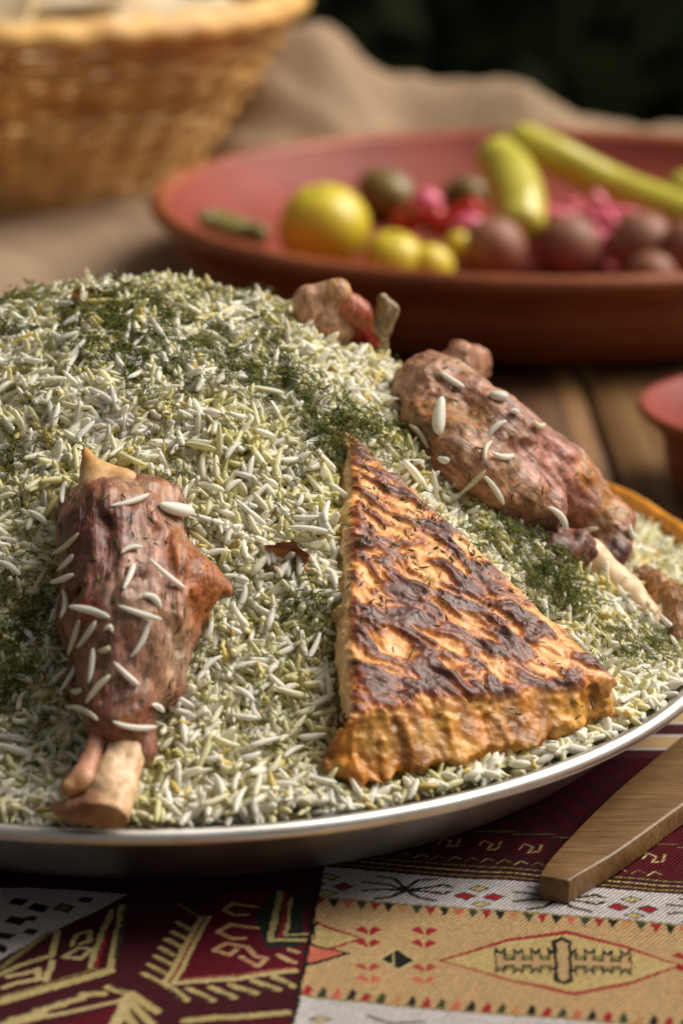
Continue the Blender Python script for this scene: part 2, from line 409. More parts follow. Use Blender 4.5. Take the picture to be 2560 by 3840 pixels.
# --- left section: maroon panel
K7 = lambda pts: [(x / 1.3067, 3300 + y / 1.3067) for x, y in pts]
keep = CC.copy()
poly(K7([(880, 485), (1030, 200), (1100, 60), (1500, 60), (1500, 450)]), DRED)
poly(K7([(1250, 180), (1330, 60), (1500, 60), (1480, 330), (1300, 340)]), (.022, .026, .018))
poly(K7([(240, 720), (570, 620), (520, 720)]), DRED); poly(K7([(100, 900), (300, 720), (520, 720), (480, 900)]), DRED)
poly(K7([(-400, 40), (130, 40), (420, 55), (625, 78), (290, 240), (40, 370), (-60, 430), (-400, 640)]), WHITE)
for x, y, a, b in ((75, 200, 60, 26), (190, 140, 58, 26), (310, 140, 52, 24), (150, 255, 40, 18), (20, 275, 60, 18), (150, 192, 34, 14), (10, 340, 26, 30), (-120, 300, 60, 30), (-100, 200, 60, 26), (90, 110, 50, 20), (420, 100, 40, 16)):
    poly(K7([(x - a, y + 6), (x - a * .3, y - b), (x + a, y - 8), (x + a * .4, y + b)]), BLK)
poly(K7([(275, 142), (305, 126), (345, 136), (315, 154)]), OLV)
T = 2.1
def kl(pts, wd, c): line(K7(pts), wd, c)
kl([(-300, 690), (0, 600), (540, 440)], 3.4, YEL); kl([(-300, 665), (0, 578), (470, 432)], .8, OLV)
kl([(540, 440), (600, 130)], 2.0, YEL); kl([(565, 380), (620, 140)], 1.4, GRN); kl([(0, 435), (240, 262)], 2.0, OLV); kl([(-100, 510), (100, 420), (250, 372), (285, 255)], 2.0, YEL)
kl([(440, 425), (500, 262), (550, 150)], 1.8, YEL); kl([(470, 425), (530, 262)], .9, RED); kl([(310, 378), (390, 335), (455, 342), (400, 385), (320, 382)], 1.6, CREAM)
kl([(352, 325), (372, 270), (440, 250), (440, 300), (400, 315)], 1.6, YEL); kl([(225, 490), (252, 398)], 2.0, CREAM); kl([(40, 475), (110, 462), (185, 440), (190, 485), (90, 505), (20, 530)], 2.0, CREAM)
kl([(805, 505), (985, 190)], 1.8, YEL); kl([(850, 505), (1025, 185)], 1.5, YEL); kl([(828, 505), (1005, 188)], .6, RED); kl([(870, 120), (985, 190), (1025, 180)], 1.0, OLV)
for a in ([(700, 455), (835, 522)], [(728, 410), (812, 455)], [(762, 368), (835, 412)], [(785, 330), (850, 366)], [(812, 292), (880, 328)], [(842, 258), (905, 288)], [(872, 212), (940, 255)]):
    kl(a, 1.8, YEL); kl([(a[0][0] + 30, a[0][1] + 22), (a[1][0], a[1][1] + 6)], .8, OLV)
kl([(860, 505), (1150, 490), (1445, 452)], 2.2, CREAM); kl([(880, 488), (1150, 472), (1445, 437)], .6, PINK)
for a in ([(810, 505), (915, 592)], [(925, 535), (1040, 597)], [(1030, 528), (1150, 582)], [(1130, 518), (1255, 562)], [(1240, 500), (1365, 545)], [(1345, 482), (1440, 528)]):
    kl(a, 2.2, YEL); kl([(a[0][0] + 20, a[0][1] + 26), (a[1][0] - 20, a[1][1] - 4)], .8, GRN)
for a in ([(1100, 150), (1140, 118), (1260, 135)], [(1105, 155), (1150, 178), (1215, 172)], [(1068, 262), (1130, 225), (1260, 240)], [(1072, 262), (1135, 292), (1190, 290)],
          [(1048, 345), (1110, 315), (1205, 332), (1250, 380), (1310, 392), (1262, 430), (1180, 382)], [(1060, 350), (1130, 370), (1160, 345)], [(1365, 372), (1445, 412)], [(1420, 345), (1460, 360)]):
    kl(a, 1.5, CREAM); kl(a, .5, PINK)
kl([(1372, 60), (1325, 300), (1500, 298)], 2.0, YEL); kl([(1425, 90), (1400, 275), (1500, 268)], 1.3, YEL); kl([(1400, 60), (1375, 285)], 1.0, RED)
for a in ([(-100, 760), (60, 700)], [(60, 690), (210, 655)], [(180, 645), (310, 610)], [(295, 605), (405, 575)], [(405, 560), (505, 552)], [(530, 520), (640, 560)]): kl(a, 2.6, YEL); kl([(a[0][0] + 10, a[0][1] - 14), (a[1][0] - 30, a[1][1] - 14)], .7, GRN)
kl([(-100, 760), (100, 702), (580, 592), (640, 565)], 1.8, CREAM); kl([(640, 560), (545, 740), (480, 860)], 3.4, CREAM); kl([(640, 552), (772, 645)], 2.8, YEL); kl([(640, 600), (745, 706)], 2.6, YEL); kl([(610, 650), (700, 760)], 2.6, YEL)
kl([(905, 692), (1410, 660)], 2.6, YEL); kl([(905, 730), (1410, 700)], 2.0, DRED); kl([(880, 790), (1410, 770)], 2.6, CREAM)
CC[RM] = keep[RM]
# narrow dark seam
dd = np.abs((WP - seamT) @ np.array([-sdv[1], sdv[0]])); CC[dd < .0006] = (.03, .02, .015)
# thread-level colour jitter: weft/warp threads of slightly different value
th = .72 + .56 * rng.random(len(PX))
CC = CC * th[:, None] + (rng.random((len(PX), 1)) < .04) * .006
# height: gentle waves, slightly raised seam edge
zz = CZ + .0007 * fbm(np.c_[PX * 22, np.zeros(len(PX))], 3) + np.where(right, .0005, 0) * sstep(.004, .0, dd)
nx, ny = len(gx), len(gy)
i, j = np.meshgrid(np.arange(nx - 1), np.arange(ny - 1), indexing='ij'); i = i.ravel(); j = j.ravel()
cf = np.stack([i * ny + j, (i + 1) * ny + j, (i + 1) * ny + j + 1, i * ny + j + 1], 1)
cl = M('woven_cloth', rough=.92, spec=.15)
tv = cl.coord('Object', (1, 1, 1), (0, 0, R(38)))
wt = cl.node('ShaderNodeTexWave', Scale=260, Distortion=.6, Detail=1); wt.inputs['Detail Scale'].default_value = 3; cl.l.new(tv, wt.inputs['Vector'])
wt2 = cl.node('ShaderNodeTexWave', Scale=330, Distortion=.5, bands_direction='Y'); cl.l.new(cl.coord(), wt2.inputs['Vector'])
shade = cl.ramp(wt.outputs['Fac'], [(.0, (.72, .70, .66)), (.6, (1, 1, 1))])
cl.color(cl.mix(cl.attr(), shade, .85, 'MULTIPLY')); cl.bump(wt.outputs['Fac'], .0006, .9); cl.bump(wt2.outputs['Fac'], .0003, .5)
cl.set('Specular IOR Level', .06)
cloth = empty('tablecloth', 'patterned woven tablecloth in maroon, tan and white under the platter', 'tablecloth', (0, .6, 0))
adopt(obj('patterned_panel', mesh('patterned_panel', np.c_[PX, zz], cf, CC), cl.m), cloth)
# the rest of the cloth around it, in the same bands
pc = M('woven_cloth_plain', MAROON, .92, spec=.15)
pvn = pc.node('ShaderNodeTexWave', Scale=14, Distortion=.0, bands_direction='Y'); pc.l.new(pc.coord(), pvn.inputs['Vector'])
pc.color(pc.ramp(pvn.outputs['Fac'], [(.0, MAROON), (.35, MAROON), (.36, OLV), (.40, WHITE), (.6, WHITE), (.61, BLK), (.63, TAN), (1, TAN)])); pc.bump(pc.noise(900, 2), .0003)
def sheet(x0, x1, y0, y1, drop=False):
    xs = np.linspace(x0, x1, 40); 
    if drop: path = [(y1, CZ), (.345, CZ), (.335, CZ - .003), (.330, CZ - .012), (.328, -.10), (.331, -.2)]
    else: path = [(y, CZ) for y in np.linspace(y1, y0, 12)]
    vv = np.array([[x, y + (.004 * math.sin(x * 30) if z < -.05 else 0), z] for x in xs for y, z in path]); m_ = len(path)
    ii, jj = np.meshgrid(np.arange(39), np.arange(m_ - 1), indexing='ij'); ii = ii.ravel(); jj = jj.ravel()
    return vv, np.stack([ii * m_ + jj, ii * m_ + jj + 1, (ii + 1) * m_ + jj + 1, (ii + 1) * m_ + jj], 1)
for q in ((-.62, gx[0], gy[0], .92, False), (gx[-1], .62, gy[0], .92, False), (gx[0], gx[-1], gy[-1], .92, False), (-.62, .62, 0, gy[0], True)):
    vv, ff = sheet(*q); adopt(obj('cloth_field', mesh('cloth_field', vv, ff), pc.m), cloth)

# ================================================================== METAL PLATTER
PC = np.array([-.060, .829]); PR = .200; RIMZ = .038
pz = CZ + .0012
prof = [(0, pz), (.150, pz), (.160, pz + .0005), (.1665, pz + .003)]
for t in np.linspace(.12, 1, 10): prof.append((.1665 + t * (.1955 - .1665), pz + .003 + (RIMZ - .006 - pz) * t ** 1.15))
rc = (.1972, RIMZ - .0026); rr = .0027
for a in np.linspace(-160, 130, 15)[0:]: prof.append((rc[0] + rr * math.cos(R(a)), rc[1] + rr * math.sin(R(a))))
for t in np.linspace(1, .1, 10): prof.append((.1665 + t * (.1945 - .1665), pz + .0045 + (RIMZ - .0055 - pz) * t ** 1.15))
prof += [(.160, pz + .0022), (.150, pz + .0016), (0, pz + .0016)]
v, f = lathe(prof, 220, (PC[0], PC[1], 0), closed=False)
pm = M('stainless_steel', (.60, .585, .57), .26, 1.0)
sv_ = pm.noise(55, 5, .6); sm = pm.noise(420, 3); pm.rough(sv_, .30, .55); pm.bump(sm, .00004, .5)
pm.color(pm.ramp(pm.noise(34, 5, .65), [(.3, (.60, .57, .54)), (.62, (.80, .785, .77))]))
pm.set('Anisotropic', .4)
o = obj('platter', mesh('platter', v, f), pm.m); tag(o, 'large round stainless steel platter holding the dilled rice', 'platter')

# ================================================================== RICE MOUND
_pr = np.array([0, .03, .053, .08, .105, .135, .163, .180, .192, .2]); _pzz = np.array([.1470, .1445, .1370, .1225, .1045, .0775, .0520, .0425, .0385, .036])
_rr = np.linspace(0, .2, 201); _zz = np.interp(_rr, _pr, _pzz)
for _ in range(3): _zz = np.convolve(np.pad(_zz, 5, 'edge'), np.ones(11) / 11, 'valid')
def mound(xy):
    xy = np.atleast_2d(xy); d = xy - PC; r = np.hypot(d[:, 0], d[:, 1]); d = d + np.array([.016, 0]) * sstep(.19, .03, r)[:, None]; r = np.hypot(d[:, 0], d[:, 1])
    z = np.interp(r, _rr, _zz)
    q = np.c_[xy * 26, np.zeros(len(xy))]; lump = .0055 * perlin(q) + .0062 * perlin(q * 2.5 + 5) + .0040 * perlin(q * 5.3 + 9)
    return z + lump * sstep(.196, .16, r)
def mnormal(xy):
    e = .0012; zx = (mound(xy + [e, 0]) - mound(xy - [e, 0])) / (2 * e); zy = (mound(xy + [0, e]) - mound(xy - [0, e])) / (2 * e)
    n = np.c_[-zx, -zy, np.ones(len(zx))]; return n / np.linalg.norm(n, axis=1)[:, None]
def onM(px, py, h=0.0):
    """point h metres above the mound (along its slope) seen at that pixel"""
    d = ray(px, py); t = np.linspace(.5, 1.25, 3000); P = CAM + d * t[:, None]
    r = np.hypot(P[:, 0] - PC[0], P[:, 1] - PC[1])
    dz = P[:, 2] - mound(P[:, :2]) - h * 1.22
    hit = (dz < 0) & (r < .205)
    if hit.any(): return P[np.argmax(hit)]
    return P[np.argmin(np.where(r < .15, dz, 9))]          # above the skyline: nearest approach

# ================================================================== BAKED PASTRY WEDGE
TH = .015
A = onM(1305, 1600, .007); B = onM(1300, 2700, .0165); C = onM(2345, 2560, .0125)
nW = np.cross(B - A, C - A); nW /= np.linalg.norm(nW); nW = nW if nW[2] > 0 else -nW
eX = (C - B) / np.linalg.norm(C - B); eY = np.cross(nW, eX)           # eX along the front edge, eY towards the apex
OW = (A + B + C) / 3
tri = np.array([[(q - OW) @ eX, (q - OW) @ eY] for q in (A, B, C)])
def sd_tri(p, q):
    d = np.full(len(p), np.inf); s = np.full(len(p), np.inf); sg = np.sign((q[1][0]-q[0][0]) * (q[0][1]-q[2][1]) - (q[1][1]-q[0][1]) * (q[0][0]-q[2][0]))
    e = [q[1] - q[0], q[2] - q[1], q[0] - q[2]]; sgn = np.sign(e[0][0] * e[2][1] - e[0][1] * e[2][0])
    for k in range(3):
        w_ = p - q[k]; t = np.clip((w_ @ e[k]) / (e[k] @ e[k]), 0, 1); pq = w_ - t[:, None] * e[k]
        d = np.minimum(d, (pq ** 2).sum(1)); s = np.minimum(s, sgn * (w_[:, 0] * e[k][1] - w_[:, 1] * e[k][0]))
    return -np.sqrt(d) * np.sign(s)
wl = lambda px, py, h: (lambda P: np.array([(P - OW) @ eX, (P - OW) @ eY, (P - OW) @ nW]))(onM(px, py, h))
skirt = [wl(*q_) for q_ in ((1240, 2885, .003), (1330, 2900, .004), (1430, 2935, .003), (1580, 2915, .004), (1740, 2880, .0035), (1900, 2835, .004), (2080, 2790, .0035), (2260, 2700, .003))]
skr = (.0016, .0028, .0018, .0028, .0018, .0026, .0020, .0016)
def wedge_base(p, q=None):
    q2 = (p[:, :2] if q is None else q).copy(); fr = sstep(tri[1][1] + .03, tri[1][1] - .004, q2[:, 1])
    ys = np.interp(p[:, 0], [a[0] for a in skirt], [a[1] for a in skirt]); zs = np.interp(p[:, 0], [a[0] for a in skirt], [a[2] for a in skirt])
    y0 = tri[1][1]; q2[:, 1] += np.clip(p[:, 2] / np.minimum(zs, -.004), 0, 1.0) ** 1.8 * np.maximum(y0 - ys, 0) * .85 * fr      # the front wall leans out as it goes down
    q2[:, 0] += np.clip(-p[:, 2] - .004, 0, .02) * .45 * fr * sstep(tri[1][0] + .03, tri[1][0], p[:, 0])
    d = sd_tri(q2, tri); r = .0042
    top = p[:, 2] if q is None else p[:, 2] - .0010 * perlin(p * 70); h = np.maximum(top, -p[:, 2] - TH - fr * np.maximum(-zs - TH, 0))
    dd_ = np.stack([d + r, h + r], 1)
    s = np.minimum(dd_.max(1), 0) + np.linalg.norm(np.maximum(dd_, 0), axis=1) - r
    for a, b, ra, rb in zip(skirt[:2], skirt[1:3], skr[:2], skr[1:3]): s = smin(s, capsule(p, a, b, ra * .8, rb * .6), .005)
    return s
def wedge_sdf(p):
    q = p[:, :2] + .0030 * np.stack([perlin(p * 105), perlin(p * 105 + 40)], 1) + .0014 * np.stack([perlin(p * 420), perlin(p * 420 + 40)], 1)
    s = wedge_base(p, q); fr = sstep(tri[1][1] + .02, tri[1][1] - .004, q[:, 1])
    s += fr * (.0030 * perlin(np.c_[p[:, 0] * 115, p[:, 1] * 40, p[:, 2] * 40]) + .0014 * (1 - 2.5 * np.abs(perlin(np.c_[p[:, 0] * 210 + p[:, 2] * 60, p[:, 1] * 60, p[:, 2] * 60 + 3]))) + .0008 * perlin(np.c_[p[:, 0] * 420, p[:, 1] * 120, p[:, 2] * 120])) * sstep(.0, -.004, p[:, 2])   # pleats
    return s
lo = np.array([tri[:, 0].min() - .016, tri[:, 1].min() - .022, -.028]); hi = np.array([tri[:, 0].max() + .012, tri[:, 1].max() + .01, .006])
v, f = surfnet(wedge_sdf, lo, hi, .00062, wedge_base, .006)
n_ = vnormals(v, f)
sdir = wl(1900, 2420, .014) - wl(1420, 2140, .014); ang = math.atan2(sdir[1], sdir[0]) ; ca, sa = math.cos(ang), math.sin(ang)
al = v[:, 0] * ca + v[:, 1] * sa; ac = -v[:, 0] * sa + v[:, 1] * ca; z0 = al * 0
wrp = .0060 * fbm(np.c_[al * 45, ac * 60, z0], 3); wrp2 = .0065 * fbm(np.c_[al * 45 + 30, ac * 60, z0], 3)
al2 = al + wrp2; ac2 = ac + wrp
streak = fbm(np.c_[al2 * 62, ac2 * 165, z0], 5, .55)
big = fbm(np.c_[al * 17 + 3, ac * 30, z0], 2)
edge = -sd_tri(v[:, :2], tri)
topm = sstep(.35, .8, n_[:, 2]) * sstep(-.002, .003, edge)
border = sstep(-.0005, .0035, edge + .0035 * perlin(v * 150))
fld = streak + .16 * big; fl = np.quantile(fld[(topm > .9)], .40)
mask = sstep(fl - .03, fl + .07, fld) * topm * border
rl = perlin(np.c_[al2 * 55, ac2 * 190, z0 + 3]); ridge = np.clip(1 - np.abs(rl) * 3.2, 0, 1) ** 2
rmod = sstep(-.1, .25, perlin(np.c_[al * 60, ac * 60, z0 + 8]))
wr = (mask * .0007 + ridge * rmod * .0013 * topm + .0011 * fbm(np.c_[al2 * 110, ac2 * 330, z0 + 5], 3, .6) * topm + .0003 * fbm(v * 420, 2) + .0006 * (1 - topm) * fbm(v * 260, 3))
rimm = np.clip(1 - np.abs(mask - .45) * 2.2, 0, 1)
v = v + n_ * (wr + .0003 * rimm)[:, None]
fn_ = (fld - fl) / .35                                                   # toasting: 0 = edge of a dark streak
fine = fbm(np.c_[al2 * 110, ac2 * 330, z0 + 5], 3, .6)
tv2 = .5 + .44 * fn_ + .26 * fine + .42 * (ridge * rmod - .2)
tv2 = tv2 * border + (1 - border) * (.22 + .25 * fine)
stops = [-.1, .18, .36, .47, .56, .70, 1.0]; cols = np.array([[.76, .44, .17], [.70, .34, .10], [.60, .24, .050], [.40, .125, .026], [.27, .068, .020], [.135, .032, .017], [.075, .020, .014]])
cw = np.stack([np.interp(tv2 + .05 + .05 * perlin(v * 700), stops, cols[:, k]) for k in range(3)], 1)
sidem = (1 - topm)[:, None]; frontm = np.maximum(sstep(-.05, -.55, n_[:, 1]), sstep(tri[1][1] + .004, tri[1][1] - .001, v[:, 1]))[:, None] * sidem
cs = np.array([.80, .56, .30]) * (1 + .35 * fbm(v * 260, 3)[:, None]); cw = cw * (1 - sidem * (1 - frontm)) + cs * sidem * (1 - frontm)
kk_ = sstep(-.1, .35, fbm(v * 90, 2))[:, None]; cf_ = (np.array([.38, .145, .018]) * (1 - .6 * kk_) + np.array([.64, .36, .085]) * .6 * kk_) * (1 + 1.1 * fbm(np.c_[v[:, 0] * 170, v[:, 1] * 50, v[:, 2] * 50], 3)[:, None])
cw = np.clip(cw * (1 - frontm) + cf_ * frontm, .01, .9)
wo = OW + v[:, 0:1] * eX + v[:, 1:2] * eY + v[:, 2:3] * nW
pmt = M('baked_crust', rough=.42, spec=.45); pmt.color(pmt.attr()); pmt.bump(pmt.noise(700, 4), .0004, .6); pmt.bump(pmt.noise(2200, 2), .0001, .5)
pmt.rough(pmt.noise(160, 3), .28, .55); pmt.sss(.12, .002, (1, .5, .2))
wme = mesh('pastry_wedge', wo, f, cw)
wedge = obj('pastry_wedge', wme, pmt.m); tag(wedge, 'browned triangular wedge of baked flatbread crust leaning on the rice', 'pastry')
wbvh = BVHTree.FromPolygons([tuple(x) for x in wo], [tuple(x) for x in f])

def in_wedge(P, m=.0022):
    d = P - OW; return wedge_base(np.stack([d @ eX, d @ eY, d @ nW], 1)) < m

# ================================================================== RICE GRAINS
# underlying body of packed rice
nr, na = 130, 420
rr_ = np.linspace(0, .1905, nr); aa = np.linspace(0, 2 * np.pi, na, endpoint=False)
RRm, AAm = np.meshgrid(rr_, aa, indexing='ij'); xy = np.stack([PC[0] + RRm.ravel() * np.cos(AAm.ravel()), PC[1] + RRm.ravel() * np.sin(AAm.ravel())], 1)
zc = mound(xy) - .0001 + .0012 * perlin(np.c_[xy * 420, xy[:, :1] * 0])
i, j = np.meshgrid(np.arange(nr - 1), np.arange(na), indexing='ij'); i = i.ravel(); j = j.ravel()
f = np.stack([i * na + j, (i + 1) * na + j, (i + 1) * na + (j + 1) % na, i * na + (j + 1) % na], 1)
rm = M('cooked_rice', (.78, .75, .62), .38, spec=.45)
rm.color(rm.mix(rm.attr(), rm.ramp(rm.noise(500, 3), [(.3, (.95, .94, .90)), (.6, (1, 1, 1))]), 1.0, 'MULTIPLY')); rm.bump(rm.noise(900, 3), .0002, .5)
rm.translucent(.36)
v0 = np.c_[xy, zc]; c0 = np.tile(np.array((.70, .62, .28)), (len(xy), 1))  # core colour carries the olive shade of the gaps between grains

def grain_template(ns, rings):
    s = np.cos(np.linspace(np.pi, 0, rings + 2))[1:-1]; rad = (1 - np.abs(s) ** 2.7) ** .55
    th = np.linspace(0, 2 * np.pi, ns, endpoint=False)
    v = np.stack([np.repeat(s, ns), np.tile(np.cos(th), rings) * np.repeat(rad, ns), np.tile(np.sin(th), rings) * np.repeat(rad, ns)], 1)
    v = np.r_[v, [[-1, 0, 0], [1, 0, 0]]]
    q = [[k * ns + a, k * ns + (a + 1) % ns, (k + 1) * ns + (a + 1) % ns, (k + 1) * ns + a] for k in range(rings - 1) for a in range(ns)]
    t = [[rings * ns, (a + 1) % ns, a] for a in range(ns)] + [[rings * ns + 1, (rings - 1) * ns + a, (rings - 1) * ns + (a + 1) % ns] for a in range(ns)]
    return v, np.array(q), np.array(t)
def grains(P, Nn, L, Wd, bend, tilt, yaw, roll, tmpl, colour):
    """merge many grains: P centre, Nn surface normal, tilt out of the surface"""
    T, q, t = tmpl; n = len(P)
    ref = np.tile([0, 0, 1.0], (n, 1)); ref[np.abs(Nn[:, 2]) > .9] = [0, 1, 0]
    a = np.cross(ref, Nn); a /= np.linalg.norm(a, axis=1)[:, None]; b = np.cross(Nn, a)
    X = a * np.cos(yaw)[:, None] + b * np.sin(yaw)[:, None]; Y = np.cross(Nn, X)
    X2 = X * np.cos(tilt)[:, None] + Nn * np.sin(tilt)[:, None]; Z2 = np.cross(X2, Y)
    Y3 = Y * np.cos(roll)[:, None] + Z2 * np.sin(roll)[:, None]; Z3 = np.cross(X2, Y3)
    s = T[:, 0]
    lx = s[None] * L[:, None] / 2; ly = T[None, :, 1] * Wd[:, None] / 2 + (bend * L)[:, None] * (s[None] ** 2 - .4); lz = T[None, :, 2] * Wd[:, None] / 2 * .85
    v = P[:, None] + lx[..., None] * X2[:, None] + ly[..., None] * Y3[:, None] + lz[..., None] * Z3[:, None]
    m = len(T); off = (np.arange(n) * m)[:, None, None]
    return v.reshape(-1, 3), (q[None] + off).reshape(-1, 4), (t[None] + off).reshape(-1, 3), np.repeat(colour, m, 0)
def rice_colours(n, pos):
    base = np.array([.95, .935, .85]) * rng.uniform(.93, 1.05, n)[:, None]
    k = rng.random(n); y = (k < .24)
    base[y] = np.array([.84, .81, .52]) * rng.uniform(.85, 1.1, y.sum())[:, None]
    y2 = k > .955; base[y2] = np.array([.80, .64, .22]) * rng.uniform(.8, 1.1, y2.sum())[:, None]
    st = (.85 * sstep(-.02, .38, fbm(np.c_[pos * 42 + 2], 3)) * rng.uniform(.4, 1, n))[:, None]
    return base * (1 - st) + np.array([.74, .70, .34]) * st
def sample_mound(n, front=True):
    got = [[], [], []]; tot = 0
    while tot < n:
        r = .1905 * np.sqrt(rng.random(2 * n)); th = rng.uniform(0, 2 * np.pi, 2 * n)
        xy = PC + np.stack([r * np.cos(th), r * np.sin(th)], 1); nn = mnormal(xy)
        P = np.c_[xy, mound(xy)]; vd = CAM - P; vd /= np.linalg.norm(vd, axis=1)[:, None]
        inx = ((nn * vd).sum(1) > -.12) & (np.abs(P[:, 0] / P[:, 1]) < .17)
        k = (rng.random(2 * n) < (1 / nn[:, 2]) / 1.8) & (inx if front else ~inx)
        for g_, a in zip(got, (xy, P, nn)): g_.append(a[k])
        tot += k.sum()
    return [np.concatenate(g_)[:n] for g_ in got]
parts_v, parts_q, parts_t, parts_c = [v0], [f], [], [c0]; offn = len(v0)
def add_grains(res):
    global offn
    v_, q_, t_, c_ = res; parts_v.append(v_); parts_q.append(q_ + offn); parts_t.append(t_ + offn); parts_c.append(c_); offn += len(v_)
for n, front, lay in ((9500, True, -.0002), (13500, True, .0008), (3000, True, .0022), (4500, False, .0002)):
    xy_, P, nn = sample_mound(n, front); n = len(P)
    L = rng.normal(.0115, .0024, n).clip(.0052, .0160); Wd = rng.normal(.00245, .00042, n).clip(.0016, .0038)
    short = rng.random(n) < .28; L[short] *= rng.uniform(.42, .75, short.sum())
    P = P + nn * (lay + rng.normal(0, .0008, n))[:, None]
    kw_ = ~in_wedge(P); P = P[kw_]; nn = nn[kw_]; L = L[kw_]; Wd = Wd[kw_]; n = len(P)
    yw = rng.uniform(0, 6.283, n); cz_ = fbm(P * 120, 2); yw = np.where(rng.random(n) < .4, cz_ * 9 + rng.normal(0, .3, n), yw)      # some lie side by side
    tilt = rng.normal(0, .46, n); bend = rng.normal(.005, .035, n)
    add_grains(grains(P, nn, L, Wd, bend, tilt, yw, rng.uniform(0, 6.283, n), grain_template(5, 4), rice_colours(n, P) * (np.array([.92, .88, .60]) if lay < 0 else 1)))  # lowest layer tinted olive, painting in shade deep between grains
# a ragged row of grains heaped just inside the near rim
n = 1500; th_ = rng.uniform(R(-150), R(-15), n); r_ = rng.uniform(.178, .1935, n)
P = np.stack([PC[0] + r_ * np.cos(th_), PC[1] + r_ * np.sin(th_), np.interp(r_, [.176, .185, .1935], [.041, .0385, .0385]) + rng.normal(0, .0011, n) + .003 * np.clip(perlin(np.c_[th_ * 22, r_ * 0, r_ * 0]), 0, 1)], 1)
kw_ = ~in_wedge(P, .0012); P = P[kw_]; n = len(P); nn = np.tile([0, -.25, .97], (n, 1))
add_grains(grains(P, nn, rng.normal(.0092, .002, n).clip(.004, .013), rng.normal(.003, .0005, n).clip(.002, .004), rng.normal(0, .04, n), rng.normal(0, .35, n), rng.uniform(0, 6.28, n), rng.uniform(0, 6.28, n), grain_template(5, 4), rice_colours(n, P)))
# how high the grains stand above the smooth mound, on a 0.8 mm grid
_av = np.concatenate(parts_v); HC = .0008; HN = 520
_gi = ((_av[:, :2] - PC) / HC + HN // 2).astype(int).clip(1, HN - 2); _mn = mnormal(_av[:, :2])
_ho = (_av[:, 2] - mound(_av[:, :2])) * _mn[:, 2]; HG = np.full((HN, HN), -.001); np.maximum.at(HG, (_gi[:, 0], _gi[:, 1]), _ho)
HG = np.max([np.roll(np.roll(HG, a, 0), b, 1) for a in (-1, 0, 1) for b in (-1, 0, 1)], 0)
def rise(xy):
    g_ = ((np.atleast_2d(xy) - PC) / HC + HN // 2).astype(int).clip(0, HN - 1); return HG[g_[:, 0], g_[:, 1]]
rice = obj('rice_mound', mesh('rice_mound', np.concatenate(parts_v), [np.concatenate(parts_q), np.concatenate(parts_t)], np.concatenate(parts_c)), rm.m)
tag(rice, 'heaped mound of cooked white rice flecked with dill on the platter', 'rice', kind='stuff')

# ================================================================== LAMB SHANKS
def organic(caps, k, h, amp=.0012, freq=120, pad=.006, cuts=(), fib=None, flat=None):
    """smooth union of capsules, creases cut in, lumpy and fibrous relief -> verts, faces, normals"""
    def base(p):
        s = None
        for a, b, ra, rb in caps:
            d = capsule(p, a, b, ra, rb); s = d if s is None else smin(s, d, k)
        for a, b, ra, rb in cuts: s = -smin(-s, capsule(p, a, b, ra, rb), .003)
        if flat is not None: s = np.maximum(s, (p - flat[0]) @ flat[1])
        return s
    def fn(p):
        s = base(p) + amp * fbm(p * freq, 4, .55)
        if fib is not None:
            t = p @ fib; q = p - np.outer(t, fib) * .75; s = s + amp * .55 * (1 - 2.4 * np.abs(perlin(q * freq * 2.2 + 4)))
        return s
    lo = np.min([np.minimum(np.array(a) - ra, np.array(b) - rb) for a, b, ra, rb in caps], 0) - pad; hi = np.max([np.maximum(np.array(a) + ra, np.array(b) + rb) for a, b, ra, rb in caps], 0) + pad
    v, f = surfnet(fn, lo, hi, h, base, amp * 2.2 + .002); return v, f, vnormals(v, f)
def paintpx(v, f, base, spots, **kw):
    bv = BVHTree.FromPolygons([tuple(x) for x in v], [tuple(x) for x in f]); out = []
    for px, py, rad, colr, st in spots:
        h = bv.ray_cast(Vector(CAM), Vector(ray(px, py)).normalized())
        p_ = h[0] if h[0] is not None else bv.find_nearest(Vector(onM(px, py, .012)))[0]
        out.append((np.array(p_), rad, colr, st))
    fib = kw.pop('fib', None); c = paint(v, base, out, **kw)
    if fib is not None:
        t = v @ fib; q = v - np.outer(t, fib) * .86; c = np.clip(c * (1 + .55 * fbm(q * 420, 3))[:, None] * (1 + np.array([.1, -.12, -.15]) * fbm(q * 150 + 7, 2)[:, None]), .008, .9)
    return c
def paint(v, base, spots, jit=.18, freq=140):
    c = np.tile(np.array(base, float), (len(v), 1)); wob = fbm(v * freq, 3)
    for pos, rad, colr, st in spots:
        d = np.linalg.norm(v - np.asarray(pos), axis=1) * (1 + .45 * wob); k = (st * sstep(rad, rad * .35, d))[:, None]; c = c * (1 - k) + np.array(colr) * k
    return np.clip(c * (1 + jit * fbm(v * freq * 2.4 + 9, 3))[:, None], .005, .95)
mm = M('roast_meat', rough=.36, spec=.5); fco = mm.node('ShaderNodeAttribute', attribute_name='fibco').outputs['Vector']; fbn = mm.noise(520, 5, .62, fco, .8)
mm.color(mm.mix(mm.mix(mm.mix(mm.attr(), mm.ramp(fbn, [(.34, (.45, .36, .31)), (.5, (.95, .93, .9)), (.66, (1.3, 1.25, 1.15))]), 1.0, 'MULTIPLY'), mm.ramp(mm.noise(120, 4, .6, dist=1.0), [(.35, (.80, .70, .64)), (.5, (1, 1, 1)), (.68, (1.15, 1.12, 1.08))]), 1.0, 'MULTIPLY'), mm.ramp(mm.noise(420, 5, .65), [(.32, (.74, .64, .58)), (.52, (1, 1, 1)), (.72, (1.15, 1.12, 1.08))]), 1.0, 'MULTIPLY'))
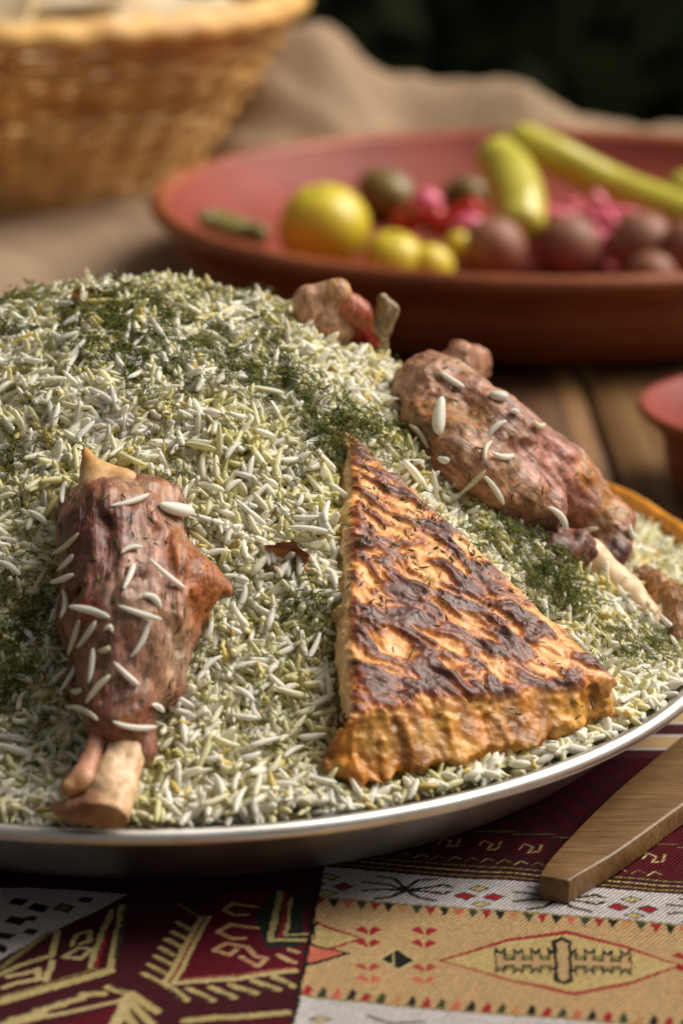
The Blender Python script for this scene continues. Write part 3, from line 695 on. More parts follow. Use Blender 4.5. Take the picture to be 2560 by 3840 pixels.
mm.bump(mm.noise(230, 5, .6, dist=1.2), .0006, .5); mm.bump(fbn, .0012, .75); mm.bump(mm.noise(1400, 3), .0002, .5); mm.rough(mm.noise(150, 3), .18, .42); mm.set('Coat Weight', .10); mm.set('Coat Roughness', .18); mm.sss(.15, .003, (1, .35, .2))
bm_ = M('bone', rough=.45, spec=.4); bm_.color(bm_.mix(bm_.attr(), bm_.ramp(bm_.noise(260, 4), [(.35, (.75, .66, .56)), (.6, (1, 1, 1))]), 1.0, 'MULTIPLY')); bm_.bump(bm_.noise(700, 4), .0003, .5); bm_.sss(.15, .002, (1, .6, .3))
def shank_mesh(name, v, f, c, mat, fib=None):
    me = mesh(name, v, f, c); fib = fib if fib is not None else np.array([0, .7, .7])
    a = me.attributes.new('fibco', 'FLOAT_VECTOR', 'POINT'); a.data.foreach_set('vector', (v - np.outer(v @ fib, fib) * .88).astype(np.float32).ravel())
    return obj(name, me, mat)

shank = empty('lamb_shank', 'roasted lamb shank with bare bone end, standing upright against the rice', 'meat', tuple(onM(400, 2900, .0)))
m1 = lambda x, y, h: onM(x, y, h)
caps = [(m1(420, 1985, .013), m1(475, 2350, .0150), .0160, .0170), (m1(475, 2350, .0150), m1(445, 2680, .013), .0170, .0105), (m1(315, 1960, .010), m1(345, 2300, .010), .0082, .0100),
        (m1(560, 1930, .011), m1(590, 2250, .012), .011, .013), (m1(600, 2130, .013), m1(740, 2200, .014), .0115, .0085), (m1(730, 2190, .014), m1(845, 2212, .013), .0085, .0022), (m1(350, 2300, .010), m1(350, 2580, .010), .0095, .0075),
        (m1(450, 2680, .013), m1(510, 2790, .0105), .0105, .0075), (m1(620, 2300, .011), m1(610, 2560, .010), .011, .008), (m1(300, 1890, .011), m1(330, 1870, .011), .006, .006), (m1(560, 1850, .011), m1(620, 1880, .011), .0065, .006)]
unit = lambda a: a / np.linalg.norm(a)
fibA = unit(m1(440, 2600, .013) - m1(430, 1990, .013))
cuts = [(m1(400, 1950, .031), m1(385, 2150, .034), .0010, .0012), (m1(240, 2270, .022), m1(520, 2150, .034), .0012, .0014), (m1(600, 1990, .026), m1(660, 2310, .028), .0020, .0022), (m1(360, 2420, .030), m1(340, 2640, .024), .0018, .0018), (m1(640, 2330, .028), m1(700, 2420, .020), .0022, .0030), (m1(560, 2620, .024), m1(590, 2750, .018), .0020, .0030)]
v, f, n_ = organic(caps, .0050, .0009, .0017, 90, cuts=cuts, fib=fibA)
spots = [(430, 2150, .026, (0.287, 0.16, 0.124), .9), (560, 2450, .026, (0.387, 0.237, 0.154), .9), (480, 2560, .020, (0.324, 0.172, 0.119), .8), (280, 1990, .019, (0.125, 0.03, 0.019), .95), (300, 2180, .015, (0.175, 0.053, 0.039), .8), (250, 2450, .016, (0.137, 0.047, 0.033), .8),
         (420, 1960, .009, (0.15, 0.041, 0.033), .8), (350, 2060, .008, (0.187, 0.065, 0.053), .7), (560, 1840, .013, (0.374, 0.225, 0.142), .85), (640, 1960, .013, (0.324, 0.142, 0.059), .85), (700, 2080, .014, (0.362, 0.13, 0.041), .95), (790, 2210, .017, (0.387, 0.13, 0.033), .95), (620, 2150, .008, (0.25, 0.119, 0.089), .6),
         (300, 1850, .008, (0.262, 0.095, 0.041), .8), (430, 2260, .012, (0.237, 0.13, 0.077), .7), (330, 2290, .007, (0.312, 0.053, 0.024), .8), (660, 2480, .011, (0.437, 0.296, 0.202), .8), (690, 2330, .009, (0.312, 0.178, 0.095), .7), (400, 2640, .013, (0.187, 0.059, 0.039), .85), (560, 2690, .010, (0.212, 0.071, 0.044), .8), (480, 2760, .010, (0.275, 0.113, 0.044), .8), (420, 2420, .011, (0.262, 0.119, 0.089), .6)]
adopt(shank_mesh('meat', v, f, paintpx(v, f, (.30, .135, .09), spots, jit=.2, fib=fibA), mm.m, fibA), shank)
mbv = [BVHTree.FromPolygons([tuple(x) for x in v], [tuple(x) for x in f])]
# long bone with flared cut end
b0, b1 = m1(510, 2740, .011), m1(405, 3070, .008)
caps = [(m1(520, 2750, .011), m1(430, 3075, .0085), .0042, .0048), (m1(450, 2780, .0115), m1(345, 3065, .0085), .0040, .0044), (m1(425, 2900, .0095), m1(385, 3070, .0080), .0046, .0054), (m1(345, 3050, .0075), m1(225, 3035, .0060), .0044, .0028)]
fl_n = unit(b1 - b0); v, f, n_ = organic(caps, .004, .0008, .0011, 110, flat=(b1 + fl_n * .0002, fl_n), fib=fl_n)
c = paint(v, (.66, .45, .27), [(m1(240, 3060, .008), .017, (.40, .20, .07), .8), (m1(310, 3000, .010), .010, (.22, .11, .08), .8), (m1(390, 3100, .010), .010, (.52, .30, .14), .5), (m1(420, 2900, .01), .012, (.72, .55, .38), .6)])  # the darkest spot paints in the shadow between the two bones
adopt(shank_mesh('bone', v, f, c, bm_.m), shank)
caps = [(m1(375, 2750, .013), m1(310, 2930, .0115), .0026, .0034), (m1(310, 2930, .0115), m1(265, 2955, .0110), .0042, .0030)]
v, f, n_ = organic(caps, .002, .0008, .0006, 150); adopt(shank_mesh('thin_bone', v, f, paint(v, (.48, .24, .16), [(m1(285, 2975, .012), .008, (.62, .36, .15), .8)]), bm_.m), shank)
# sharp end of the upper bone
pk = [m1(318, 1688, .016), m1(330, 1870, .012), m1(400, 1870, .020), m1(495, 1795, .012), m1(420, 1860, .004)]
caps = [(pk[0], m1(380, 1840, .014), .0012, .0068), (m1(380, 1840, .014), m1(450, 1815, .013), .0068, .0045), (m1(345, 1760, .0145), m1(480, 1800, .013), .0030, .0026)]
v, f, n_ = organic(caps, .003, .0008, .0005, 130); adopt(shank_mesh('knuckle_bone', v, f, paint(v, (.70, .45, .21), [(m1(318, 1688, .016), .010, (.60, .30, .07), .7), (m1(440, 1830, .015), .008, (.45, .20, .05), .8)]), bm_.m), shank)

shank2 = empty('lamb_shank', 'roasted lamb shank lying on its side behind the pastry wedge', 'meat', tuple(onM(2150, 2100, 0)))
caps = [(m1(1640, 1480, .012), m1(1850, 1640, .014), .0145, .0152), (m1(1850, 1640, .014), m1(2080, 1800, .013), .0152, .0138), (m1(2080, 1800, .013), m1(2270, 1960, .012), .0138, .0098), (m1(2270, 1960, .012), m1(2310, 2060, .010), .0095, .0065),
        (m1(1580, 1420, .010), m1(1600, 1470, .011), .0090, .0120), (m1(1690, 1420, .010), m1(1765, 1360, .012), .0095, .0075), (m1(1720, 1350, .012), m1(1780, 1375, .012), .0072, .0065), (m1(1780, 1760, .011), m1(2020, 1890, .010), .0120, .0100),
        (m1(1600, 1560, .009), m1(1700, 1680, .009), .0100, .0110), (m1(2150, 2060, .004), m1(2260, 2090, .006), .0075, .0065), (m1(2060, 2060, .003), m1(2150, 2080, .004), .0050, .0070)]
cuts = [(m1(1680, 1480, .030), m1(1900, 1720, .032), .0022, .0026), (m1(1900, 1720, .032), m1(2190, 1960, .026), .0026, .0018), (m1(1640, 1400, .024), m1(1700, 1470, .030), .0020, .0020), (m1(2130, 1760, .028), m1(2290, 1930, .022), .0016, .0016), (m1(1760, 1720, .026), m1(1990, 1850, .024), .0014, .0014)]
v, f, n_ = organic(caps, .0048, .0010, .0021, 95, cuts=cuts, fib=unit(m1(2250, 1950, .012) - m1(1640, 1480, .012)))
spots = [(1950, 1640, .026, (0.438, 0.245, 0.194), .9), (2100, 1750, .024, (0.454, 0.215, 0.18), .9), (1850, 1820, .020, (0.454, 0.258, 0.144), .85), (1620, 1540, .020, (0.347, 0.158, 0.054), .9), (1730, 1560, .016, (0.409, 0.209, 0.072), .85), (1570, 1420, .012, (0.469, 0.287, 0.201), .8), (1740, 1360, .012, (0.514, 0.33, 0.201), .85), (1700, 1470, .008, (0.227, 0.101, 0.057), .7),
         (1930, 1740, .010, (0.227, 0.144, 0.086), .8), (1830, 1650, .008, (0.257, 0.137, 0.086), .7), (2020, 1880, .010, (0.378, 0.209, 0.093), .7), (2190, 1850, .012, (0.438, 0.194, 0.158), .8), (2200, 1770, .009, (0.484, 0.222, 0.05), .95), (2290, 1880, .009, (0.469, 0.237, 0.065), .9), (2250, 1990, .009, (0.378, 0.237, 0.137), .8), (2130, 2070, .020, (0.106, 0.032, 0.021), .95), (2310, 2070, .010, (0.083, 0.025, 0.025), .95), (2200, 2090, .010, (0.151, 0.057, 0.029), .8)]
adopt(shank_mesh('meat', v, f, paintpx(v, f, (.42, .22, .145), spots, jit=.2, fib=unit(m1(2250, 1950, .012) - m1(1640, 1480, .012))), mm.m, unit(m1(2250, 1950, .012) - m1(1640, 1480, .012))), shank2)
mbv.append(BVHTree.FromPolygons([tuple(x) for x in v], [tuple(x) for x in f]))
caps = [(m1(2200, 2090, .004), m1(2340, 2225, .0015), .0072, .0062), (m1(2340, 2225, .0015), m1(2450, 2335, .000), .0058, .0046)]
v, f, n_ = organic(caps, .004, .001, .0006, 110); adopt(shank_mesh('bone', v, f, paint(v, (.76, .58, .38), [(m1(2430, 2330, .004), .010, (.60, .40, .22), .5)]), bm_.m), shank2)

# other pieces of meat peeking round the mound
def lump(name, label, cat, caps, base, spots=(), h=.0011, amp=.002, k=.004, mat=None):
    v, f, n_ = organic(caps, k, h, amp, 130); o = shank_mesh(name, v, f, paint(v, base, spots), mat or mm.m); return tag(o, label, cat)
lump('meat_chunk', 'brown shredded chunk of lamb at the right rim of the platter', 'meat', [(m1(2450, 2200, .004), m1(2540, 2290, .005), .0065, .0085), (m1(2540, 2290, .005), m1(2580, 2400, .003), .0090, .0075), (m1(2420, 2185, .004), m1(2440, 2200, .004), .004, .004), (m1(2640, 2350, .004), m1(2560, 2330, .004), .008, .008)], (.36, .19, .075), [(m1(2540, 2340, .012), .012, (.27, .14, .09), .8), (m1(2470, 2220, .012), .008, (.46, .22, .06), .8)], amp=.004)
Yb = .845
q = lambda x, y, dy=0: atY(x, y, Yb + dy)
lump('shank_end', 'pinkish knuckle end of a lamb shank poking over the far side of the rice', 'meat', [(q(1145, 1130), q(1190, 1190, .01), .0052, .0065), (q(1180, 1115), q(1265, 1095), .0045, .0042), (q(1265, 1095), q(1275, 1120), .0040, .0036), (q(1240, 1180), q(1270, 1230), .0055, .0065), (q(1180, 1200), q(1200, 1260, .02), .008, .012)], (.52, .30, .19), [(q(1265, 1095), .007, (.60, .33, .06), .9), (q(1175, 1170), .008, (.36, .17, .07), .8), (q(1240, 1190), .007, (.62, .44, .36), .8)], h=.0008, amp=.001, k=.003)
lump('dried_fruit', 'red brown dried fruit piece on the far shoulder of the rice', 'dried fruit', [(q(1310, 1155), q(1345, 1180), .0055, .0055), (q(1370, 1200), q(1400, 1270), .0028, .0030), (q(1340, 1180), q(1375, 1205), .0045, .0030), (q(1345, 1200, .004), q(1360, 1250, .01), .006, .008)], (.42, .12, .05), [(q(1345, 1165), .006, (.48, .05, .05), .8), (q(1395, 1260), .008, (.42, .02, .015), .9), (q(1305, 1160), .006, (.50, .24, .09), .8)], h=.0007, amp=.0008, k=.002)
lump('crust_scrap', 'ragged grey brown scrap of crust sticking up beyond the rice', 'crust', [(q(1435, 1120), q(1455, 1170), .0022, .0034), (q(1455, 1170), q(1425, 1225), .0036, .0034), (q(1425, 1225), q(1400, 1280, .008), .0036, .006), (q(1420, 1170), q(1440, 1190), .0022, .0022)], (.28, .21, .11), [(q(1425, 1165), .005, (.40, .22, .05), .8)], h=.0006, amp=.0012, k=.002)

# ================================================================== LOOSE RICE GRAINS (individuals)
gm = M('loose_rice', (.86, .84, .76), .34, spec=.5); oi = gm.node('ShaderNodeObjectInfo')
gm.color(gm.mix(gm.ramp(oi.outputs['Random'], [(0, (.90, .89, .82)), (.75, (.94, .93, .87)), (.78, (.89, .86, .68)), (1, (.86, .81, .58))]), gm.ramp(gm.noise(600, 3), [(.3, (.88, .87, .83)), (.6, (1, 1, 1))]), 1.0, 'MULTIPLY')); gm.bump(gm.noise(900, 3), .0002, .4); gm.translucent(.30)
tv_, tq, tt = grain_template(8, 8)
gmesh = []
for bnd, fat in ((.0, 1.05), (.04, 1.0), (-.07, 1.05), (.09, 1.0), (.03, 1.35), (.14, .95), (-.17, .95)):
    s = tv_[:, 0]; vv = np.stack([s / 2, tv_[:, 1] * .5 * fat * (1 + .12 * np.sin(s * 2.2)), tv_[:, 2] * .42 * fat], 1)     # y,z are scaled per grain; the bend is added below in length units
    vv[:, 1] *= .24; vv[:, 2] *= .24; vv[:, 1] += bnd * (s ** 2 - .4)
    me = mesh('rice_grain', vv, [tq, tt]); me.materials.append(gm.m); gmesh.append(me)
def put_grain(a, b, nrm, label, group, fat=1.0, var=None):
    a = Vector(a); b = Vector(b); x = (b - a); L = x.length; x.normalize(); n3 = Vector(nrm); n3 = (n3 - x * n3.dot(x)).normalized(); y = n3.cross(x)
    o = bpy.data.objects.new('rice_grain', gmesh[random.randrange(4) if var is None else var]); col.objects.link(o)
    ws = max(.0017, .0019 * fat) / .24
    mt = Matrix((( x.x * L, y.x * ws * .9 if False else y.x * L * 0 + y.x * ws, n3.x * ws, (a.x + b.x) / 2), (x.y * L, y.y * ws, n3.y * ws, (a.y + b.y) / 2), (x.z * L, y.z * ws, n3.z * ws, (a.z + b.z) / 2), (0, 0, 0, 1)))
    o.matrix_world = mt; tag(o, label, 'rice grain', group); return o
def cast(px, py, bv):
    d = Vector(ray(px, py)).normalized(); h = bv.ray_cast(Vector(CAM), d)
    return (h[0], h[1]) if h[0] is not None else None
def grain_on(bv, x0, y0, x1, y1, label, group, fat=1.0, var=None):
    h0 = cast(x0, y0, bv); h1 = cast(x1, y1, bv); hm_ = cast((x0 + x1) / 2, (y0 + y1) / 2, bv)
    if not hm_: hm_ = h0 or h1
    if not hm_: return
    n3 = hm_[1]; n3 = n3 if n3.dot(Vector(CAM) - hm_[0]) > 0 else -n3
    dep = (hm_[0] - Vector(CAM)).dot(Vector(ray(1280, 1920)))
    def on(h, x, y):
        if h and (h[0] - hm_[0]).length < .010: return h[0]
        d = Vector(ray(x, y)); t = (hm_[0] - Vector(CAM)).dot(n3) / d.dot(n3)
        P_ = Vector(CAM) + d * t
        return P_ if (P_ - hm_[0]).length < .009 else Vector(CAM) + d * dep
    a = on(h0, x0, y0); b = on(h1, x1, y1); off = n3 * .0009
    L = (b - a).length
    if L > .0145: m_ = (a + b) / 2; a = m_ + (a - m_) * .0145 / L; b = m_ + (b - m_) * .0145 / L
    mid = (a + b) / 2; dlt = (hm_[0] - mid).dot(n3)
    if dlt > 0: off = off + n3 * dlt
    put_grain(a + off, b + off, n3, label, group, fat, random.choice((1, 2, 3, 5, 6)) if fat < 1.4 else 4)
l1 = 'loose white rice grain stuck to the upright lamb shank'; l2 = 'loose white rice grain stuck to the shank behind the pastry wedge'
for q_ in [(440,455,670,385),(720,440,920,480,1.7),(205,440,218,325),(155,715,300,600),(190,800,275,715),(140,865,275,820),(505,710,630,675),(535,915,595,770),(660,735,870,910),(630,920,740,1000,1.25),(500,995,745,1075),(215,895,205,1055),(235,990,470,1055,1.15),
           (240,1265,305,1065),(300,1230,405,1080),(575,1285,680,1070),(165,1420,175,1240),(200,1470,320,1250),(350,1420,375,1220),(335,1530,475,1370),(470,1305,615,1440),(225,1530,420,1610),(445,1640,700,1670),(410,1245,478,1225),(430,1112,485,1122),(262,1462,318,1458),(675,1530,745,1570)]:
    x0, y0, x1, y1 = q_[:4]; grain_on(mbv[0], 100 + x0 / 1.47, 1600 + y0 / 1.47, 100 + x1 / 1.47, 1600 + y1 / 1.47, l1, 'rice grains on the upright shank', q_[4] if len(q_) > 4 else 1.0)
for q_ in [(345,390,325,600,1.7),(180,500,310,660),(330,265,460,350,1.2),(525,640,650,505,1.2),(540,720,575,620),(580,690,700,705,1.2),(425,885,585,735),(545,780,645,930,1.1),(330,700,392,715,1.3),(885,930,985,1060,1.3),(1000,1080,1145,1040,1.1),(1280,1040,1312,1125),(580,385,680,395,1.5),(790,530,855,545,1.2),(680,465,735,475)]:
    x0, y0, x1, y1 = q_[:4]; grain_on(mbv[1], 1400 + x0 / 1.352, 1200 + y0 / 1.352, 1400 + x1 / 1.352, 1200 + y1 / 1.352, l2, 'rice grains on the shank behind the wedge', q_[4] if len(q_) > 4 else 1.0)
# the largest grains lying on top of the mound
big_px = [(250, 1370, 320, 1290), (250, 1420, 300, 1330), (400, 1330, 430, 1240), (280, 1225, 350, 1235), (330, 1270, 420, 1270), (200, 1410, 270, 1520), (1210, 1870, 1130, 1880), (880, 1900, 1000, 2000), (1070, 1990, 1230, 2010), (980, 2050, 1000, 2130), (1000, 2045, 1018, 2125), (1030, 2190, 1075, 2130), (1255, 2230, 1240, 2160), (850, 2290, 900, 2370), (890, 2310, 930, 2200), (540, 2720, 620, 2660)]
lm = 'long white rice grain lying loose on top of the dilled rice mound'; gl = 'rice grains on the surface of the mound'
def lay_grain(x0, y0, x1, y1, h=.0022):
    a = onM(x0, y0, h); b = onM(x1, y1, h)
    if np.linalg.norm(a - b) > .014 or np.linalg.norm(a - b) < .004: return
    n3 = mnormal(((a + b) / 2)[None, :2])[0]; up_ = n3 * max(0, float(np.mean(rise(np.array([a[:2], (a[:2] + b[:2]) / 2, b[:2]])))) + .0002 - h); a = a + up_; b = b + up_; put_grain(a, b, n3, lm, gl, rng.uniform(.95, 1.2))
for q_ in big_px: lay_grain(*q_)
cnt = 0
while cnt < 210:
    px = rng.uniform(20, 1400) if rng.random() < .85 else rng.uniform(1700, 2540); py = rng.uniform(1150, 3080) if px < 1400 else rng.uniform(1900, 2700)
    if 150 < px < 900 and 1650 < py < 3120 and (px < 760): continue
    if px > 1240 and py > 1500 and (px - 1290) < (py - 1560) * 1.08 and px < 2350: continue
    if px > 1450 and py < 2350: continue
    th = rng.uniform(0, np.pi); Lp = rng.normal(50, 12); dx, dy = Lp * math.cos(th), Lp * math.sin(th) * .8
    P = onM(px, py, 0); 
    if math.hypot(P[0] - PC[0], P[1] - PC[1]) > .188: continue
    lay_grain(px - dx, py - dy, px + dx, py + dy, rng.uniform(.0012, .0028)); cnt += 1

# ================================================================== DILL
dm = M('dried_dill', (.05, .08, .02), .7, spec=.2); dm.color(dm.attr())
# where the dill lies thick: centre pixel, radius px, weight
patches = [(120, 1150, 160, 1.2), (330, 1180, 150, 1.0), (60, 1230, 120, .9), (560, 1190, 160, 1.0), (420, 1290, 150, 1.1), (640, 1330, 170, 1.2), (560, 1420, 120, .8), (800, 1400, 150, 1.1), (960, 1450, 140, 1.2), (1080, 1480, 110, 1.2), (1180, 1560, 120, 1.3), (1260, 1640, 110, 1.4), (1230, 1740, 70, 1.1), (1400, 1640, 90, 1.1), (1560, 1700, 80, .9),
           (1800, 1980, 90, .9), (1900, 2060, 110, 1.3), (2020, 2150, 130, 1.7), (2060, 2230, 110, 1.5), (2120, 2330, 110, 1.0), (2250, 2430, 120, .8), (2400, 2450, 140, .6), (40, 2350, 170, 1.2), (30, 2520, 150, 1.3), (60, 1740, 120, .6), (760, 2230, 110, .6), (1150, 2290, 80, .8), (900, 1160, 120, .6), (1000, 1250, 120, .5), (700, 1100, 120, .6), (730, 2450, 90, .5), (1000, 2700, 100, .5), (40, 2700, 130, .9)]
DP, DN = [], []
pc_ = [(onM(a, b, 0), r / 11500, w_) for a, b, r, w_ in patches]
xy_, P, nn = sample_mound(100000, True)
dens = .020 + .15 * sstep(.0, .45, fbm(np.c_[P * 60], 3)) 
for c_, r, w_ in pc_: dens += .75 * w_ * np.exp(-(((P - c_) ** 2).sum(1)) / (r * r)) * (.12 + 1.3 * sstep(-.15, .25, fbm(P * 130 + 3, 2)))
dens *= np.where(P[:, 2] < .06, .55, 1.0)
keep = rng.random(len(P)) < np.clip(dens, 0, .95); P = P[keep]; nn = nn[keep]; dn = dens[keep]
P = P + nn * (rise(P[:, :2]) - .0004 + .0006 * rng.random(len(P)) + .0020 * np.clip(dn - .3, 0, 1) * rng.random(len(P)))[:, None]
DP.append(P); DN.append(nn)
# flecks scattered on the wedge and the shanks
def scatter(bv, n, box, wfun=None):
    pts, nrm = [], []; t_ = 0
    while len(pts) < n and t_ < n * 30:
        t_ += 1; px, py = rng.uniform(box[0], box[2]), rng.uniform(box[1], box[3])
        if wfun and rng.random() > wfun(px, py): continue
        h = cast(px, py, bv)
        if h: pts.append(np.array(h[0])); nn_ = h[1] if h[1].dot(Vector(CAM) - h[0]) > 0 else -h[1]; nrm.append(np.array(nn_))
    return np.array(pts), np.array(nrm)
def wedge_w(px, py):
    a = np.exp(-((py - 2010) / 210) ** 2) + .15; cl_ = .5 + .5 * math.sin(px * .021 + 3 * math.sin(py * .013)); return min(1, a * (.25 + .75 * cl_) * (1.0 if px > 1330 else .4) + (1.2 if py < 1760 else 0))
for bv, n, box, wf in ((wbvh, 230, (1280, 1600, 2340, 2720), wedge_w), (mbv[0], 110, (220, 1820, 880, 2700), None), (mbv[1], 90, (1550, 1330, 2350, 2100), None)):
    a, b = scatter(bv, n, box, wf)
    DP.append(a + b * .00025); DN.append(b)
nflat = sum(len(a) for a in DP[1:])
wts = np.array([w_ for _, _, w_ in pc_]); FP = []
for k in rng.choice(len(pc_), 360, p=wts / wts.sum()):
    c_, r, w_ = pc_[k]; FP.append(c_[:2] + rng.normal(0, .6 * r, 2))
FP = np.array(FP); FN = mnormal(FP); FZ = np.c_[FP, mound(FP)] + FN * (rise(FP) + .0008)[:, None]; fk = ~in_wedge(FZ, .001); FZ, FN = FZ[fk], FN[fk]
nf = len(FZ); ref = np.tile([0, 1.0, .2], (nf, 1)); fa_ = np.cross(ref, FN); fa_ /= np.linalg.norm(fa_, axis=1)[:, None]; fb_ = np.cross(FN, fa_); yw_ = rng.uniform(0, 6.283, nf)
FX = fa_ * np.cos(yw_)[:, None] + fb_ * np.sin(yw_)[:, None]; FY = np.cross(FN, FX)
lp, ln_, lyaw, ltilt = [], [], [], []
for q_ in range(14):
    sgn = 1 if q_ % 2 else -1; sl = .0006 * (q_ + 1) * rng.uniform(.8, 1.2, nf); lft = rng.uniform(0, .35, nf) * sl
    lp.append(FZ + FX * sl[:, None] + FY * (sgn * .0010) + FN * lft[:, None])
lp = np.concatenate(lp); DP.insert(1, lp); DN.insert(1, np.tile(FN, (14, 1)))
DP = np.concatenate(DP); DN = np.concatenate(DN); n = len(DP)
stem = rng.random(n) < .06
L = np.abs(rng.normal(.0027, .0012, n)).clip(.0010, .0060); L[stem] = rng.uniform(.004, .009, stem.sum()); Wd = rng.uniform(.00028, .00055, n)
onflat = np.arange(n) >= n - nflat
dc = np.array([.075, .094, .018]) * rng.uniform(.6, 1.7, n)[:, None]; y = rng.random(n); dc[y < .26] = np.array([.20, .18, .045]) * rng.uniform(.7, 1.4, (y < .26).sum())[:, None]; dc[y > .93] = (.10, .155, .03)
tmpl = grain_template(3, 2)
tilt = np.where(onflat, rng.normal(0, .06, n), rng.normal(0, .28, n))
res = grains(DP, DN, L, Wd, rng.normal(0, .20, n), tilt, rng.uniform(0, 6.28, n), np.where(onflat, 0, rng.uniform(0, 6.28, n)), tmpl, dc)
o = obj('dill', mesh('dill', res[0], [res[1], res[2]], res[3]), dm.m); tag(o, 'chopped dark green dill scattered over the rice, pastry and meat', 'herb', kind='stuff')

# ================================================================== BITS OF CRUST IN THE RICE
cm = M('crust_chip', rough=.4, spec=.45); cm.color(cm.attr()); cm.bump(cm.noise(500, 4), .0005, .6)
def chip(label, px, py, wpx, hpx, colr, curl=.0015, h=.003, tilt=.4, rot=0.0):
    P = onM(px, py, h); nn_ = mnormal(P[None, :2])[0]; Xd = np.array([1, 0, 0.]); Xd = Xd - nn_ * (Xd @ nn_); Xd /= np.linalg.norm(Xd); Yd = np.cross(nn_, Xd)
    Nn = nn_ * math.cos(tilt) - Yd * math.sin(tilt); Yd = np.cross(Nn, Xd)
    X2 = Xd * math.cos(rot) + Yd * math.sin(rot); Y2 = -Xd * math.sin(rot) + Yd * math.cos(rot)
    a, b = wpx / 11500 / 2, hpx / 11500 / 2; n = 15; t = np.linspace(-1, 1, n); Ug, Vg = np.meshgrid(t, t, indexing='ij'); Ug = Ug.ravel(); Vg = Vg.ravel()
    rg = .95 + .4 * perlin(np.c_[Ug * 2 + px, Vg * 2 + py, Ug * 0]) + .16 * perlin(np.c_[Ug * 6 + px, Vg * 6, Ug * 0])
    sh = 1 - .5 * np.abs(Ug) ** 1.5
    z = curl * (Vg ** 2) * 1.6 + curl * .6 * Ug ** 2 + .0005 * perlin(np.c_[Ug * 3, Vg * 3, Ug * 0 + px])
    top = P + (Ug * a * rg)[:, None] * X2 + (Vg * b * rg * sh)[:, None] * Y2 + (z + .0006)[:, None] * Nn; bot = top - .0011 * Nn
    i, j = np.meshgrid(np.arange(n - 1), np.arange(n - 1), indexing='ij'); i = i.ravel(); j = j.ravel(); q = np.stack([i * n + j, (i + 1) * n + j, (i + 1) * n + j + 1, i * n + j + 1], 1)
    bd = np.r_[np.arange(0, n * n, n)[:-1], (n - 1) * n + np.arange(n - 1), (np.arange(n * n - 1, -1, -n))[:-1], np.arange(n - 1, 0, -1)]
    s4 = np.stack([bd, bd + n * n, np.roll(bd, -1) + n * n, np.roll(bd, -1)], 1)
    c_ = np.clip(np.array(colr) * (1 + .8 * fbm(np.r_[top, bot] * 260, 3)[:, None]) * np.tile(np.where(Vg > .45, .5, 1.0), 2)[:, None], .01, .9)
    return tag(obj('crust_chip', mesh('crust_chip', np.r_[top, bot], [np.r_[q, q[:, ::-1] + n * n], s4], c_), cm.m), label, 'crust')
chip('curled orange brown crust chip half buried beside the pastry wedge', 1075, 2090, 165, 125, (.40, .14, .03), .0013, .0042, .45, -.25)
chip('flaky orange crust scrap near the peak of the rice', 330, 1120, 120, 70, (.55, .27, .06), .0012, .002, .3)
chip('golden crust scrap beside the flaky orange one near the peak', 410, 1130, 80, 50, (.55, .30, .08), .001, .002, .2, .4)
chip('small pale orange crust flake in the middle of the rice', 575, 1562, 80, 45, (.60, .38, .18), .001, .002, .4, .5)
chip('tiny orange crust crumb beside the upright lamb shank', 862, 2210, 34, 42, (.55, .24, .06), .0006, .002, .4)
chip('small brown crust flake behind the apex of the wedge', 1555, 1750, 60, 36, (.42, .18, .05), .0006, .003, .4, -.3)

# saffron crust strip standing along the far right of the platter
th = np.linspace(R(8), R(40), 40); thk = .0042
path = np.stack([PC[0] + .1965 * np.cos(th), PC[1] + .1965 * np.sin(th), np.full(40, RIMZ + .0045) + .0004 * np.sin(th * 30)], 1)
v, ff = tube(path, thk * .85 * (1 + .05 * np.sin(th * 35)) * np.clip(np.sin(np.linspace(.15, 3.0, 40)) * 3, .3, 1), 10, flat=1.25)
cs = np.clip(np.array([.60, .24, .03]) * (1 + .7 * fbm(v * 200, 3)[:, None]), .01, .9); v = v + .0007 * np.stack([perlin(v * 300 + k * 9) for k in range(3)], 1)
o = obj('crust_strip', mesh('crust_strip', v, ff, cs), cm.m); tag(o, 'orange saffron crust strip along the far rim of the platter', 'crust')

# ================================================================== WOODEN SPOON
zt = CZ + .0085
Lp = [G_ for G_ in (atZ(x, y, zt) for x, y in ((2021, 3284), (2057, 3224), (2166, 3103), (2276, 2993), (2375, 2905), (2560, 2752)))]
Rp = [G_ for G_ in (atZ(x, y, zt) for x, y in ((2133, 3303), (2200, 3263), (2309, 3199), (2424, 3119), (2560, 3021), (2700, 2925)))]
Lp = spline(Lp, 26); Rp = spline(Rp, 26)
ctr_ = (Lp + Rp) / 2; half = (Rp - Lp) / 2
dirn = ctr_[-1] - ctr_[-6]; dirn /= np.linalg.norm(dirn); hw = np.linalg.norm(half[-1]); hd = half[-1] / hw
# continue the handle, then the spoon's oval head beyond the frame
ext = []
for s in np.linspace(.008, .23, 30):
    wdt = hw * (1 - .25 * sstep(0, .09, s)) if s < .13 else hw * .75 + (.030 - hw * .75) * math.sqrt(max(0, math.sin(math.pi * min(1, (s - .13) / .10) ** .8)))
    ext.append((ctr_[-1] + dirn * s, hd * wdt))
ctr_ = np.r_[ctr_, [a for a, b in ext]]; half = np.r_[half, [b for a, b in ext]]; m_ = len(ctr_)
sec = [(-1, -.25), (-.96, -.03), (-.90, 0), (.90, 0), (.97, -.06), (1, -.3), (1, -.85), (.95, -1), (-.95, -1), (-1, -.85)]
TT = .0080
vv = np.array([[*(c_ + h_ * sx)[:2], zt + TT * sz] for c_, h_ in zip(ctr_, half) for sx, sz in sec]); ns_ = len(sec)
i, j = np.meshgrid(np.arange(m_ - 1), np.arange(ns_), indexing='ij'); i = i.ravel(); j = j.ravel()
